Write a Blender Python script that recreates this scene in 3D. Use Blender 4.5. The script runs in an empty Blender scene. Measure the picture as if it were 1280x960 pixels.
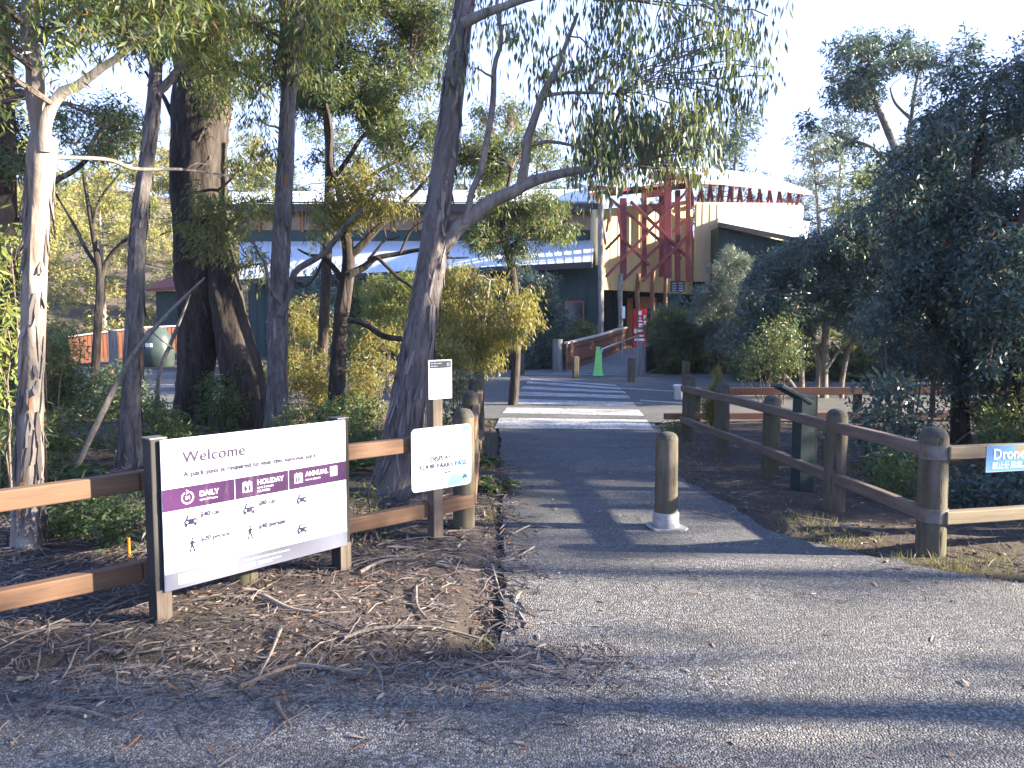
import bpy, math, random
import numpy as np
from mathutils import Vector, Matrix, Quaternion
R = math.radians
sc = bpy.context.scene
col = sc.collection
rng = np.random.default_rng(11)
random.seed(5)

# ------------------------------------------------------------------ camera
CAM_H, F = 1.65, 960.0
PITCH = math.atan(74 / F)
cd = bpy.data.cameras.new('camera'); cam = bpy.data.objects.new('camera', cd); col.objects.link(cam)
cam.location = (0, 0, CAM_H); cam.rotation_euler = (R(90) - PITCH, 0, 0)
cd.sensor_width = 36; cd.lens = 27.0; cd.clip_start = 0.05; cd.clip_end = 2000
sc.camera = cam

# ------------------------------------------------------------------ sky, sun, exposure
SUN_AZ, SUN_EL = 93.0, 19.0            # azimuth clockwise from +Y (the view direction)
w = bpy.data.worlds.new('World'); sc.world = w; w.use_nodes = True
nt = w.node_tree; bg = nt.nodes['Background']
sky = nt.nodes.new('ShaderNodeTexSky'); sky.sky_type = 'NISHITA'; sky.sun_disc = False
sky.sun_elevation = R(SUN_EL); sky.sun_rotation = R(SUN_AZ)
sky.air_density = 1.0; sky.dust_density = 2.0; sky.ozone_density = 3.0
# thin bright haze that whitens the sky towards the horizon
tc = nt.nodes.new('ShaderNodeTexCoord'); sx = nt.nodes.new('ShaderNodeSeparateXYZ'); nt.links.new(tc.outputs['Generated'], sx.inputs[0])
hz = nt.nodes.new('ShaderNodeValToRGB'); hz.color_ramp.elements[0].position = 0.30; hz.color_ramp.elements[0].color = (0.85, 0.85, 0.85, 1)
hz.color_ramp.elements[1].position = 0.85; hz.color_ramp.elements[1].color = (0, 0, 0, 1); nt.links.new(sx.outputs[2], hz.inputs[0])
mix = nt.nodes.new('ShaderNodeMix'); mix.data_type = 'RGBA'; nt.links.new(hz.outputs[0], mix.inputs[0])
nt.links.new(sky.outputs[0], mix.inputs[6]); mix.inputs[7].default_value = (3.2, 3.05, 3.8, 1)
tint = nt.nodes.new('ShaderNodeMix'); tint.data_type = 'RGBA'; tint.blend_type = 'MULTIPLY'; tint.inputs[0].default_value = 1.0
tint.inputs[7].default_value = (0.74, 0.97, 1.38, 1)
nt.links.new(mix.outputs[2], tint.inputs[6]); nt.links.new(tint.outputs[2], bg.inputs[0]); bg.inputs[1].default_value = 0.066
sd = bpy.data.lights.new('sun', 'SUN'); sun = bpy.data.objects.new('sun', sd); col.objects.link(sun)
sd.energy = 5.0; sd.angle = R(0.8); sd.color = (1.0, 0.88, 0.70)
sv = Vector((math.sin(R(SUN_AZ)) * math.cos(R(SUN_EL)), math.cos(R(SUN_AZ)) * math.cos(R(SUN_EL)), math.sin(R(SUN_EL))))
sun.rotation_euler = sv.to_track_quat('Z', 'Y').to_euler()
sun.location = (20, 0, 20)
sc.view_settings.view_transform = 'Standard'; sc.view_settings.look = 'None'
sc.view_settings.exposure = 2.88; sc.view_settings.gamma = 1.0
sc.cycles.max_bounces = 6; sc.cycles.transparent_max_bounces = 4
sc.cycles.diffuse_bounces = 3; sc.cycles.glossy_bounces = 2; sc.cycles.transmission_bounces = 3
sc.cycles.use_denoising = True

# ------------------------------------------------------------------ placement helpers (a pixel of the 1280x960 photo -> a point)
cp, sp_ = math.cos(PITCH), math.sin(PITCH)
def ray(px, py):
    a, b = (px - 640) / F, (480 - py) / F
    return Vector((a, cp + b * sp_, -sp_ + b * cp))
def at(px, py, Y):
    d = ray(px, py); return Vector((0, 0, CAM_H)) + d * (Y / d.y)
def gp(px, py, z=0.0):
    d = ray(px, py); return Vector((0, 0, CAM_H)) + d * ((z - CAM_H) / d.z)

# ------------------------------------------------------------------ node helpers
def new_mat(name):
    m = bpy.data.materials.new(name); m.use_nodes = True
    return m, m.node_tree, m.node_tree.nodes['Principled BSDF']
def N(t, kind, **kw):
    n = t.nodes.new(kind)
    for k, v in kw.items(): setattr(n, k, v)
    return n
def ramp(t, fac, stops):
    n = N(t, 'ShaderNodeValToRGB')
    e = n.color_ramp.elements
    while len(e) < len(stops): e.new(0.5)
    for i, (p, c) in enumerate(stops):
        e[i].position = p; e[i].color = (*c, 1) if len(c) == 3 else c
    t.links.new(fac, n.inputs[0]); return n.outputs[0]
def coords(t, scale=(1, 1, 1), which='Object'):
    tc = N(t, 'ShaderNodeTexCoord'); mp = N(t, 'ShaderNodeMapping')
    mp.inputs['Scale'].default_value = scale
    t.links.new(tc.outputs[which], mp.inputs[0]); return mp.outputs[0]
def noise(t, vec, scale, detail=4, rough=0.55, dist=0.0):
    n = N(t, 'ShaderNodeTexNoise'); n.inputs['Scale'].default_value = scale
    n.inputs['Detail'].default_value = detail; n.inputs['Roughness'].default_value = rough
    n.inputs['Distortion'].default_value = dist
    t.links.new(vec, n.inputs['Vector']); return n.outputs[0]
def mixc(t, fac, a, b, mode='MIX'):
    n = N(t, 'ShaderNodeMix', data_type='RGBA', blend_type=mode)
    for s, v in ((n.inputs[0], fac), (n.inputs[6], a), (n.inputs[7], b)):
        if hasattr(v, 'is_linked') or hasattr(v, 'links'): t.links.new(v, s)
        elif isinstance(v, (int, float)): s.default_value = v
        else: s.default_value = (*v, 1)
    return n.outputs[2]
def math_(t, op, a, b=0.0):
    n = N(t, 'ShaderNodeMath', operation=op)
    for s, v in ((n.inputs[0], a), (n.inputs[1], b)):
        if hasattr(v, 'links'): t.links.new(v, s)
        else: s.default_value = v
    return n.outputs[0]
def bump(t, bsdf, h, strength=0.5, dist=0.01, prev=None):
    n = N(t, 'ShaderNodeBump'); n.inputs['Strength'].default_value = strength; n.inputs['Distance'].default_value = dist
    t.links.new(h, n.inputs['Height'])
    if prev is not None: t.links.new(prev, n.inputs['Normal'])
    t.links.new(n.outputs[0], bsdf.inputs['Normal']); return n.outputs[0]

def simple(name, c1, c2=None, rough=0.7, scale=6, stretch=(1, 1, 1), b=0.3, bd=0.004, metal=0.0, spec=0.4):
    m, t, p = new_mat(name)
    c2 = c2 or tuple(x * 0.7 for x in c1)
    v = coords(t, stretch); n = noise(t, v, scale, 6, 0.6)
    t.links.new(ramp(t, n, [(0.3, c2), (0.7, c1)]), p.inputs['Base Color'])
    p.inputs['Roughness'].default_value = rough; p.inputs['Metallic'].default_value = metal
    p.inputs['Specular IOR Level'].default_value = spec
    if b: bump(t, p, noise(t, v, scale * 3, 5), b, bd)
    return m

def bark_mat(name, light, mid, dark, zs=0.09, scale=9, patch=None, bstr=0.9, bdist=0.03):
    m, t, p = new_mat(name)
    v = coords(t, (1, 1, zs))
    n1 = noise(t, v, scale, 8, 0.65, 0.6)
    n2 = noise(t, v, scale * 3.4, 6, 0.7, 0.3)
    n3 = noise(t, coords(t, (1, 1, 0.5)), 1.6, 4)
    c = ramp(t, n1, [(0.36, dark), (0.5, mid), (0.68, light)])
    c = mixc(t, 0.5, c, ramp(t, n2, [(0.35, dark), (0.65, light)]))
    if patch:
        c = mixc(t, ramp(t, n3, [(0.5, (0, 0, 0)), (0.62, (1, 1, 1))]), c, patch)
    t.links.new(c, p.inputs['Base Color']); p.inputs['Roughness'].default_value = 0.9
    p.inputs['Specular IOR Level'].default_value = 0.15
    b1 = bump(t, p, n1, bstr, bdist); bump(t, p, n2, 0.6, 0.008, b1)
    return m

def leaf_mat(name, dark, mid, light, trans=(0.30, 0.36, 0.05), tfac=0.3, rough=0.45, dead=0.03):
    m, t, p = new_mat(name)
    g = N(t, 'ShaderNodeNewGeometry')
    big = noise(t, coords(t), 1.3, 3)
    f = math_(t, 'ADD', math_(t, 'MULTIPLY', g.outputs['Random Per Island'], 0.65), math_(t, 'MULTIPLY', big, 0.45))
    c = ramp(t, f, [(0.12, dark), (0.5, mid), (0.9, light)])
    isdead = math_(t, 'GREATER_THAN', g.outputs['Random Per Island'], 1 - dead)
    c = mixc(t, isdead, c, (0.22, 0.10, 0.04))
    t.links.new(c, p.inputs['Base Color']); p.inputs['Roughness'].default_value = rough
    p.inputs['Specular IOR Level'].default_value = 0.35
    tr = N(t, 'ShaderNodeBsdfTranslucent'); t.links.new(mixc(t, 0.6, c, trans), tr.inputs[0])
    mx = N(t, 'ShaderNodeMixShader'); mx.inputs[0].default_value = tfac
    t.links.new(p.outputs[0], mx.inputs[1]); t.links.new(tr.outputs[0], mx.inputs[2])
    t.links.new(mx.outputs[0], t.nodes['Material Output'].inputs[0])
    return m

def asphalt_mat(name, base, chip, cell=120.0, chips=0.35, bstr=0.8, bdist=0.006, tint=(0.10, 0.085, 0.07)):
    m, t, p = new_mat(name)
    v = coords(t)
    vo = N(t, 'ShaderNodeTexVoronoi'); vo.inputs['Scale'].default_value = cell; t.links.new(v, vo.inputs['Vector'])
    vo2 = N(t, 'ShaderNodeTexVoronoi'); vo2.inputs['Scale'].default_value = cell * 0.8; t.links.new(v, vo2.inputs['Vector'])
    sep = N(t, 'ShaderNodeSeparateColor'); t.links.new(vo.outputs['Color'], sep.inputs[0])
    sep2 = N(t, 'ShaderNodeSeparateColor'); t.links.new(vo2.outputs['Color'], sep2.inputs[0])
    c = ramp(t, sep.outputs[0], [(0.0, tuple(x * 0.45 for x in base)), (0.55, base), (1 - chips * 0.6, tuple(x * 1.6 for x in base)), (1.0, chip)])
    c = mixc(t, ramp(t, sep2.outputs[1], [(0.88, (0, 0, 0)), (0.98, (0.6, 0.6, 0.6))]), c, chip)
    big = noise(t, v, 1.1, 6, 0.65)
    c = mixc(t, ramp(t, big, [(0.45, (0, 0, 0)), (0.75, (0.45, 0.45, 0.45))]), c, tint)
    worn = noise(t, coords(t, (0.25, 1, 1)), 2.3, 5, 0.7)
    c = mixc(t, ramp(t, worn, [(0.35, (0.5, 0.5, 0.5)), (0.6, (0, 0, 0))]), c, tuple(x * 0.55 for x in base))
    # stains, dusty drifts and a few fine cracks
    st = noise(t, v, 3.2, 7, 0.75, 0.8)
    c = mixc(t, ramp(t, st, [(0.56, (0, 0, 0)), (0.70, (0.6, 0.6, 0.6))]), c, tuple(x * 0.5 for x in base))
    dst = noise(t, coords(t, (1, 0.6, 1)), 0.7, 6, 0.7, 0.5)
    c = mixc(t, ramp(t, dst, [(0.52, (0, 0, 0)), (0.68, (0.5, 0.5, 0.5))]), c, tuple(x * 1.5 for x in tint))
    ck = N(t, 'ShaderNodeTexVoronoi', feature='DISTANCE_TO_EDGE'); ck.inputs['Scale'].default_value = 0.55
    wv = N(t, 'ShaderNodeVectorMath', operation='ADD'); t.links.new(v, wv.inputs[0])
    wn = N(t, 'ShaderNodeTexNoise'); wn.inputs['Scale'].default_value = 2.5; wn.inputs['Detail'].default_value = 6; t.links.new(v, wn.inputs['Vector'])
    wsx = N(t, 'ShaderNodeVectorMath', operation='SCALE'); wsx.inputs['Scale'].default_value = 0.9; t.links.new(wn.outputs['Color'], wsx.inputs[0]); t.links.new(wsx.outputs[0], wv.inputs[1])
    t.links.new(wv.outputs[0], ck.inputs['Vector'])
    c = mixc(t, ramp(t, ck.outputs['Distance'], [(0.0, (0.75, 0.75, 0.75)), (0.006, (0, 0, 0))]), c, (0.02, 0.02, 0.02))
    t.links.new(c, p.inputs['Base Color']); p.inputs['Roughness'].default_value = 0.85
    p.inputs['Specular IOR Level'].default_value = 0.3
    h = math_(t, 'SUBTRACT', 1.0, vo.outputs['Distance'])
    b1 = bump(t, p, math_(t, 'MULTIPLY', vo.outputs['Distance'], -1.0), bstr, bdist)
    bump(t, p, sep2.outputs[0], 0.25, bdist, b1)
    return m

M = {}
M['bark_grey'] = bark_mat('grey_stringy_bark', (0.20, 0.18, 0.17), (0.115, 0.10, 0.095), (0.035, 0.03, 0.028), zs=0.26, scale=12)
M['bark_main'] = bark_mat('grey_brown_bark', (0.21, 0.185, 0.175), (0.12, 0.10, 0.095), (0.035, 0.028, 0.026), zs=0.24, scale=11, patch=(0.15, 0.135, 0.13), bdist=0.05)
M['bark_cream'] = bark_mat('cream_peeling_bark', (0.34, 0.29, 0.235), (0.21, 0.175, 0.145), (0.07, 0.052, 0.042), zs=0.16, scale=8, patch=(0.27, 0.24, 0.21), bstr=0.8)
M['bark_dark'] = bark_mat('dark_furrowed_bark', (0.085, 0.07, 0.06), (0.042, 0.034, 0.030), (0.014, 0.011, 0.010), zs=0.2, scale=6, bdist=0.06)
M['bark_limb'] = bark_mat('smooth_pale_limb', (0.28, 0.25, 0.22), (0.19, 0.165, 0.145), (0.08, 0.065, 0.055), zs=0.4, scale=6, bstr=0.4, bdist=0.01)
M['twig'] = bark_mat('thin_twig_bark', (0.22, 0.17, 0.14), (0.13, 0.10, 0.085), (0.06, 0.045, 0.04), zs=1, scale=14, bstr=0.2, bdist=0.004)
M['dead'] = bark_mat('bleached_dead_wood', (0.25, 0.22, 0.195), (0.155, 0.135, 0.12), (0.07, 0.058, 0.05), zs=0.5, scale=12, bstr=0.4, bdist=0.006)
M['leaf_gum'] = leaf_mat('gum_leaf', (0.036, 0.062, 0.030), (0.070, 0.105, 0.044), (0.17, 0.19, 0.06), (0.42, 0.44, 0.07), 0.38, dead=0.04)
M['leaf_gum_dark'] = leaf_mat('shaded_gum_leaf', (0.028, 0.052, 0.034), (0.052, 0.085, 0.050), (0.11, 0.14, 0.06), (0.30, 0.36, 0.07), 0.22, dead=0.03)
M['leaf_dark'] = leaf_mat('dark_wattle_leaf', (0.022, 0.044, 0.026), (0.042, 0.072, 0.038), (0.10, 0.13, 0.045), (0.34, 0.38, 0.06), 0.32)
M['leaf_blue'] = leaf_mat('blue_green_leaf', (0.022, 0.050, 0.050), (0.044, 0.078, 0.074), (0.115, 0.165, 0.14), (0.16, 0.24, 0.09), 0.16, 0.38)
M['leaf_grey'] = leaf_mat('feathery_grey_leaf', (0.06, 0.085, 0.080), (0.10, 0.13, 0.12), (0.17, 0.20, 0.17), (0.25, 0.3, 0.12), 0.25)
M['leaf_gold'] = leaf_mat('olive_gold_leaf', (0.055, 0.070, 0.024), (0.11, 0.12, 0.036), (0.23, 0.21, 0.055), (0.48, 0.42, 0.07), 0.36, dead=0.10)
M['leaf_lime'] = leaf_mat('fresh_lime_leaf', (0.07, 0.11, 0.03), (0.13, 0.17, 0.045), (0.26, 0.27, 0.08), (0.48, 0.48, 0.08), 0.38, dead=0.02)
M['leaf_far'] = leaf_mat('far_forest_leaf', (0.10, 0.12, 0.04), (0.19, 0.19, 0.06), (0.34, 0.31, 0.10), (0.55, 0.50, 0.12), 0.38, 0.7)
M['leaf_fern'] = leaf_mat('fern_leaf', (0.022, 0.045, 0.022), (0.04, 0.075, 0.030), (0.09, 0.13, 0.04), (0.24, 0.34, 0.06), 0.3)

def log_mat(name, c1, c2, crack):
    m, t, p = new_mat(name)
    info = N(t, 'ShaderNodeObjectInfo'); tc = N(t, 'ShaderNodeTexCoord'); ad = N(t, 'ShaderNodeVectorMath', operation='ADD'); mp = N(t, 'ShaderNodeMapping')
    t.links.new(tc.outputs['Object'], mp.inputs[0]); mp.inputs['Scale'].default_value = (1, 1, 0.10)
    cx = N(t, 'ShaderNodeCombineXYZ'); t.links.new(math_(t, 'MULTIPLY', info.outputs['Random'], 37.0), cx.inputs[0]); t.links.new(mp.outputs[0], ad.inputs[0]); t.links.new(cx.outputs[0], ad.inputs[1])
    v = ad.outputs[0]
    g1 = noise(t, v, 16, 7, 0.65, 0.4); g2 = noise(t, v, 38, 4, 0.6); bl = noise(t, coords(t, (1, 1, 0.5)), 4.5, 5, 0.65)
    c = ramp(t, g1, [(0.3, c2), (0.7, c1)])
    c = mixc(t, ramp(t, bl, [(0.48, (0, 0, 0)), (0.66, (0.6, 0.6, 0.6))]), c, (0.075, 0.085, 0.045))
    c = mixc(t, ramp(t, bl, [(0.30, (0.6, 0.6, 0.6)), (0.44, (0, 0, 0))]), c, (0.13, 0.12, 0.11))
    ck = ramp(t, g2, [(0.30, (0.9, 0.9, 0.9)), (0.38, (0, 0, 0))])
    c = mixc(t, ck, c, crack)
    t.links.new(c, p.inputs['Base Color']); p.inputs['Roughness'].default_value = 0.9; p.inputs['Specular IOR Level'].default_value = 0.15
    b1 = bump(t, p, g1, 0.6, 0.006); bump(t, p, ramp(t, g2, [(0.28, (0, 0, 0)), (0.40, (1, 1, 1))]), 0.7, 0.006, b1)
    return m
M['log'] = log_mat('weathered_log_post', (0.120, 0.102, 0.070), (0.055, 0.047, 0.034), (0.018, 0.015, 0.012))
M['log_top'] = simple('mossy_post_top', (0.075, 0.07, 0.055), (0.03, 0.03, 0.025), 0.9, 30, (1, 1, 1), 0.6, 0.006)
M['rail'] = simple('brown_timber_rail', (0.150, 0.080, 0.042), (0.078, 0.042, 0.025), 0.75, 5, (0.5, 7, 7), 0.4, 0.003)
M['rail_pale'] = simple('pale_timber_rail', (0.20, 0.155, 0.095), (0.11, 0.08, 0.048), 0.75, 5, (0.5, 7, 7), 0.4, 0.003)
M['rail_shade'] = simple('weathered_shade_rail', (0.155, 0.115, 0.088), (0.075, 0.055, 0.043), 0.75, 5, (0.5, 7, 7), 0.4, 0.003)  # weathered brown, greyed to carry the shade along the right fence
M['post_grey'] = simple('grey_sawn_post', (0.15, 0.115, 0.085), (0.065, 0.05, 0.04), 0.8, 6, (6, 6, 0.4), 0.4, 0.003)
M['post_shade'] = simple('shade_black_post', (0.030, 0.028, 0.028), (0.013, 0.012, 0.012), 0.7, 6, (6, 6, 0.4), 0.3, 0.003)  # near-black paints the shadowed side of the welcome sign posts
M['concrete'] = simple('pale_concrete', (0.34, 0.335, 0.32), (0.17, 0.165, 0.155), 0.85, 14, (1, 1, 1), 0.5, 0.006)
M['strap'] = simple('grey_steel_strap', (0.18, 0.17, 0.16), (0.10, 0.10, 0.10), 0.55, 20, (1, 1, 1), 0.1, 0.001, 0.6)
M['steel'] = simple('brushed_steel', (0.62, 0.63, 0.64), (0.5, 0.5, 0.52), 0.35, 20, (1, 1, 1), 0.05, 0.001, 0.9)
M['green_metal'] = simple('dark_green_metal', (0.016, 0.036, 0.034), (0.010, 0.022, 0.022), 0.5, 9, (1, 1, 1), 0.1, 0.001, 0.0)
M['green_wall'] = simple('dark_green_cladding', (0.020, 0.050, 0.048), (0.014, 0.036, 0.036), 0.7, 3, (6, 6, 0.4), 0.2, 0.004)
M['yellow_wall'] = simple('cream_yellow_cladding', (0.60, 0.47, 0.22), (0.50, 0.38, 0.17), 0.65, 2, (3, 3, 0.3), 0.1, 0.003)
M['cream_wall'] = simple('pale_cream_cladding', (0.56, 0.48, 0.28), (0.46, 0.39, 0.22), 0.65, 2, (3, 3, 0.3), 0.1, 0.003)
M['red_steel'] = simple('oxide_red_steel', (0.21, 0.036, 0.036), (0.15, 0.026, 0.028), 0.6, 3, (1, 1, 1), 0.15, 0.002)
M['roof'] = simple('pale_zinc_roof', (0.62, 0.66, 0.70), (0.52, 0.56, 0.60), 0.45, 1.4, (1, 1, 1), 0.05, 0.003, 0.1, 0.5)
M['roof_edge'] = simple('dark_fascia', (0.05, 0.038, 0.035), None, 0.7, 4)
M['door'] = simple('orange_brown_timber', (0.42, 0.17, 0.055), (0.28, 0.10, 0.035), 0.6, 4, (6, 6, 0.5), 0.2, 0.003)
M['slat'] = simple('red_brown_slats', (0.27, 0.105, 0.05), (0.17, 0.062, 0.032), 0.75, 4, (6, 6, 0.4), 0.3, 0.003)
M['slat_dark'] = simple('dark_brown_slats', (0.09, 0.06, 0.045), (0.05, 0.035, 0.028), 0.75, 4, (6, 6, 0.4), 0.3, 0.003)
M['handrail'] = simple('bleached_handrail', (0.55, 0.50, 0.44), (0.40, 0.35, 0.31), 0.7, 6, (0.5, 6, 6), 0.2, 0.002)
M['red_board'] = simple('bright_red_board', (0.52, 0.02, 0.03), (0.45, 0.016, 0.025), 0.4, 2, (1, 1, 1), 0.0)
M['white'] = simple('white_paint', (0.80, 0.80, 0.78), (0.72, 0.72, 0.71), 0.5, 5, (1, 1, 1), 0.05, 0.001)
M['lime'] = simple('fluorescent_green_plastic', (0.26, 0.74, 0.20), (0.22, 0.64, 0.17), 0.5, 4, (1, 1, 1), 0.0)
M['dome'] = simple('grey_green_fibreglass', (0.050, 0.070, 0.060), (0.035, 0.05, 0.044), 0.3, 4, (1, 1, 1), 0.05, 0.002)
M['red_rail'] = simple('dark_red_barrier_rail', (0.11, 0.042, 0.030), (0.06, 0.024, 0.020), 0.75, 4, (0.4, 6, 6), 0.3, 0.003)
M['glass'] = simple('window_glass', (0.05, 0.055, 0.06), (0.03, 0.035, 0.04), 0.08, 2, (1, 1, 1), 0.0, spec=0.6)
M['amber_glass'] = simple('amber_clerestory_glass', (0.30, 0.17, 0.055), (0.12, 0.07, 0.03), 0.25, 1.2, (1, 1, 1), 0.0)
M['orange'] = simple('orange_marker', (0.75, 0.28, 0.02), None, 0.5, 5, (1, 1, 1), 0)
M['stump'] = simple('grey_timber_pole', (0.22, 0.21, 0.20), (0.09, 0.085, 0.085), 0.85, 5, (3, 3, 0.3), 0.6, 0.01)
M['pole_log'] = simple('mottled_log_column', (0.34, 0.31, 0.28), (0.09, 0.075, 0.07), 0.85, 4, (2, 2, 0.7), 0.6, 0.01)
M['pole_red'] = simple('reddish_log_column', (0.26, 0.13, 0.075), (0.13, 0.065, 0.045), 0.85, 4, (2, 2, 0.5), 0.6, 0.01)

def gloss_panel(name, c, rough=0.30, spec=0.4):
    m, t, p = new_mat(name)
    n = noise(t, coords(t), 3, 5); dr = noise(t, coords(t, (1, 1, 0.22)), 13, 6, 0.7); sp = noise(t, coords(t), 90, 3, 0.6)
    cc = ramp(t, n, [(0.3, tuple(x * 0.92 for x in c)), (0.7, c)])
    cc = mixc(t, ramp(t, dr, [(0.55, (0, 0, 0)), (0.75, (0.28, 0.28, 0.28))]), cc, (0.30, 0.28, 0.25))
    cc = mixc(t, ramp(t, sp, [(0.68, (0, 0, 0)), (0.76, (0.45, 0.45, 0.45))]), cc, (0.16, 0.14, 0.12))
    t.links.new(cc, p.inputs['Base Color'])
    p.inputs['Roughness'].default_value = rough; p.inputs['Specular IOR Level'].default_value = spec
    p.inputs['Coat Weight'].default_value = 0.28; p.inputs['Coat Roughness'].default_value = 0.2
    return m
M['p_white'] = gloss_panel('white_sign_panel', (0.80, 0.80, 0.80))
M['p_purple'] = gloss_panel('purple_sign_band', (0.047, 0.012, 0.062))
M['p_grey'] = gloss_panel('grey_sign_footer', (0.13, 0.135, 0.175))
M['p_navy'] = gloss_panel('navy_print', (0.015, 0.016, 0.045))
M['p_violet'] = gloss_panel('violet_grey_print', (0.05, 0.032, 0.065))
M['p_paleblue'] = gloss_panel('pale_grey_blue_print', (0.28, 0.34, 0.42))
M['p_blue'] = gloss_panel('blue_sign_panel', (0.10, 0.24, 0.46))
M['p_aqua'] = gloss_panel('aqua_sign_print', (0.30, 0.62, 0.72))
M['p_black'] = gloss_panel('black_print', (0.025, 0.028, 0.032))

M['chipseal'] = asphalt_mat('grey_chip_seal', (0.098, 0.096, 0.094), (0.30, 0.285, 0.27), 105.0, 0.45, 0.9, 0.010, (0.105, 0.098, 0.088))
M['asphalt'] = asphalt_mat('dark_asphalt', (0.084, 0.084, 0.086), (0.22, 0.213, 0.20), 125.0, 0.25, 0.8, 0.007, (0.065, 0.062, 0.058))
M['road'] = asphalt_mat('grey_road_asphalt', (0.078, 0.078, 0.078), (0.22, 0.21, 0.19), 90.0, 0.25, 0.7, 0.007, (0.10, 0.095, 0.085))
M['ramp'] = simple('grey_concrete_ramp', (0.17, 0.17, 0.17), (0.11, 0.11, 0.11), 0.8, 3, (1, 1, 1), 0.3, 0.004)
def worn_paint(name):
    m, t, p = new_mat(name)
    v = coords(t); n = noise(t, v, 18, 6, 0.7); n2 = noise(t, v, 1.5, 3)
    f = math_(t, 'ADD', math_(t, 'MULTIPLY', n, 0.7), math_(t, 'MULTIPLY', n2, 0.3))
    t.links.new(ramp(t, f, [(0.42, (0.10, 0.10, 0.10)), (0.54, (0.32, 0.32, 0.315)), (0.68, (0.50, 0.50, 0.485))]), p.inputs['Base Color'])
    p.inputs['Roughness'].default_value = 0.7; bump(t, p, n, 0.4, 0.004)
    return m
M['paint'] = worn_paint('worn_white_road_paint')
def floor_mat():
    m, t, p = new_mat('forest_floor_soil')
    v = coords(t)
    n1 = noise(t, v, 14, 8, 0.72); n2 = noise(t, v, 0.9, 5, 0.6); n3 = noise(t, v, 70, 5, 0.7)
    c = ramp(t, n1, [(0.30, (0.020, 0.016, 0.015)), (0.52, (0.062, 0.051, 0.047)), (0.75, (0.14, 0.118, 0.108))])
    c = mixc(t, ramp(t, n2, [(0.5, (0, 0, 0)), (0.68, (0.55, 0.55, 0.55))]), c, (0.055, 0.065, 0.025))
    c = mixc(t, 0.45, c, ramp(t, n3, [(0.3, (0.02, 0.016, 0.014)), (0.7, (0.20, 0.155, 0.125))]))
    t.links.new(c, p.inputs['Base Color']); p.inputs['Roughness'].default_value = 0.95
    p.inputs['Specular IOR Level'].default_value = 0.15
    b1 = bump(t, p, n1, 1.0, 0.04); bump(t, p, n3, 0.8, 0.01, b1)
    return m
M['floor'] = floor_mat()
M['litter'] = leaf_mat('fallen_bark', (0.036, 0.028, 0.026), (0.080, 0.064, 0.060), (0.20, 0.168, 0.158), (0.2, 0.1, 0.05), 0.05, 0.8, 0.025)
M['dryleaf'] = leaf_mat('fallen_dry_leaf', (0.09, 0.05, 0.035), (0.18, 0.12, 0.085), (0.36, 0.29, 0.23), (0.3, 0.18, 0.08), 0.12, 0.7, 0.04)
M['grass'] = leaf_mat('short_grass_blade', (0.045, 0.055, 0.022), (0.09, 0.09, 0.04), (0.20, 0.17, 0.09), (0.3, 0.3, 0.06), 0.3, 0.7)
M['loose'] = leaf_mat('loose_bark_ribbon', (0.05, 0.042, 0.040), (0.115, 0.098, 0.092), (0.24, 0.21, 0.195), (0.2, 0.12, 0.06), 0.05, 0.85, 0.04)
M['loose_dark'] = leaf_mat('dark_bark_ribbon', (0.015, 0.012, 0.011), (0.045, 0.037, 0.033), (0.10, 0.085, 0.075), (0.1, 0.06, 0.03), 0.03, 0.9, 0.02)

# ------------------------------------------------------------------ mesh helpers
def thing(name, label, cat, loc=(0, 0, 0), group=None, rotz=0.0):
    o = bpy.data.objects.new(name, None); col.objects.link(o)
    o.location = loc; o.rotation_euler = (0, 0, rotz); o.empty_display_size = 0.2
    o['label'] = label; o['category'] = cat
    if group: o['group'] = group
    return o
def tag(o, label, cat, group=None):
    o['label'] = label; o['category'] = cat
    if group: o['group'] = group
    return o
def kind(o, k, label=None):
    o['kind'] = k
    if label: o['label'] = label
    return o

def link_mesh(name, me, mats, parent=None, loc=None, smooth=False):
    for m in (mats if isinstance(mats, (list, tuple)) else [mats]): me.materials.append(m)
    if smooth: me.polygons.foreach_set('use_smooth', np.ones(len(me.polygons), dtype=bool))
    o = bpy.data.objects.new(name, me); col.objects.link(o)
    if parent: o.parent = parent
    if loc is not None: o.location = loc
    return o
def origin_of(parent):
    v = Vector((0, 0, 0))
    while parent is not None: v += parent.location; parent = parent.parent
    return v
def mesh_np(name, verts, quads, mats, parent=None, base=None, smooth=False):
    """verts in world coordinates (base/parent origin is subtracted)"""
    verts = np.asarray(verts, dtype=np.float32)
    off = origin_of(parent) if parent else Vector((0, 0, 0))
    if base is not None: off = off + Vector(base)
    verts = verts - np.array(off, dtype=np.float32)
    quads = np.asarray(quads, dtype=np.int32); k = quads.shape[1]
    me = bpy.data.meshes.new(name)
    me.vertices.add(len(verts)); me.vertices.foreach_set('co', verts.ravel())
    me.loops.add(quads.size); me.loops.foreach_set('vertex_index', quads.ravel())
    me.polygons.add(len(quads)); me.polygons.foreach_set('loop_start', np.arange(0, quads.size, k, dtype=np.int32))
    try: me.polygons.foreach_set('loop_total', np.full(len(quads), k, dtype=np.int32))
    except Exception: pass
    me.update(calc_edges=True); me.validate()
    return link_mesh(name, me, mats, parent, base, smooth)

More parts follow.
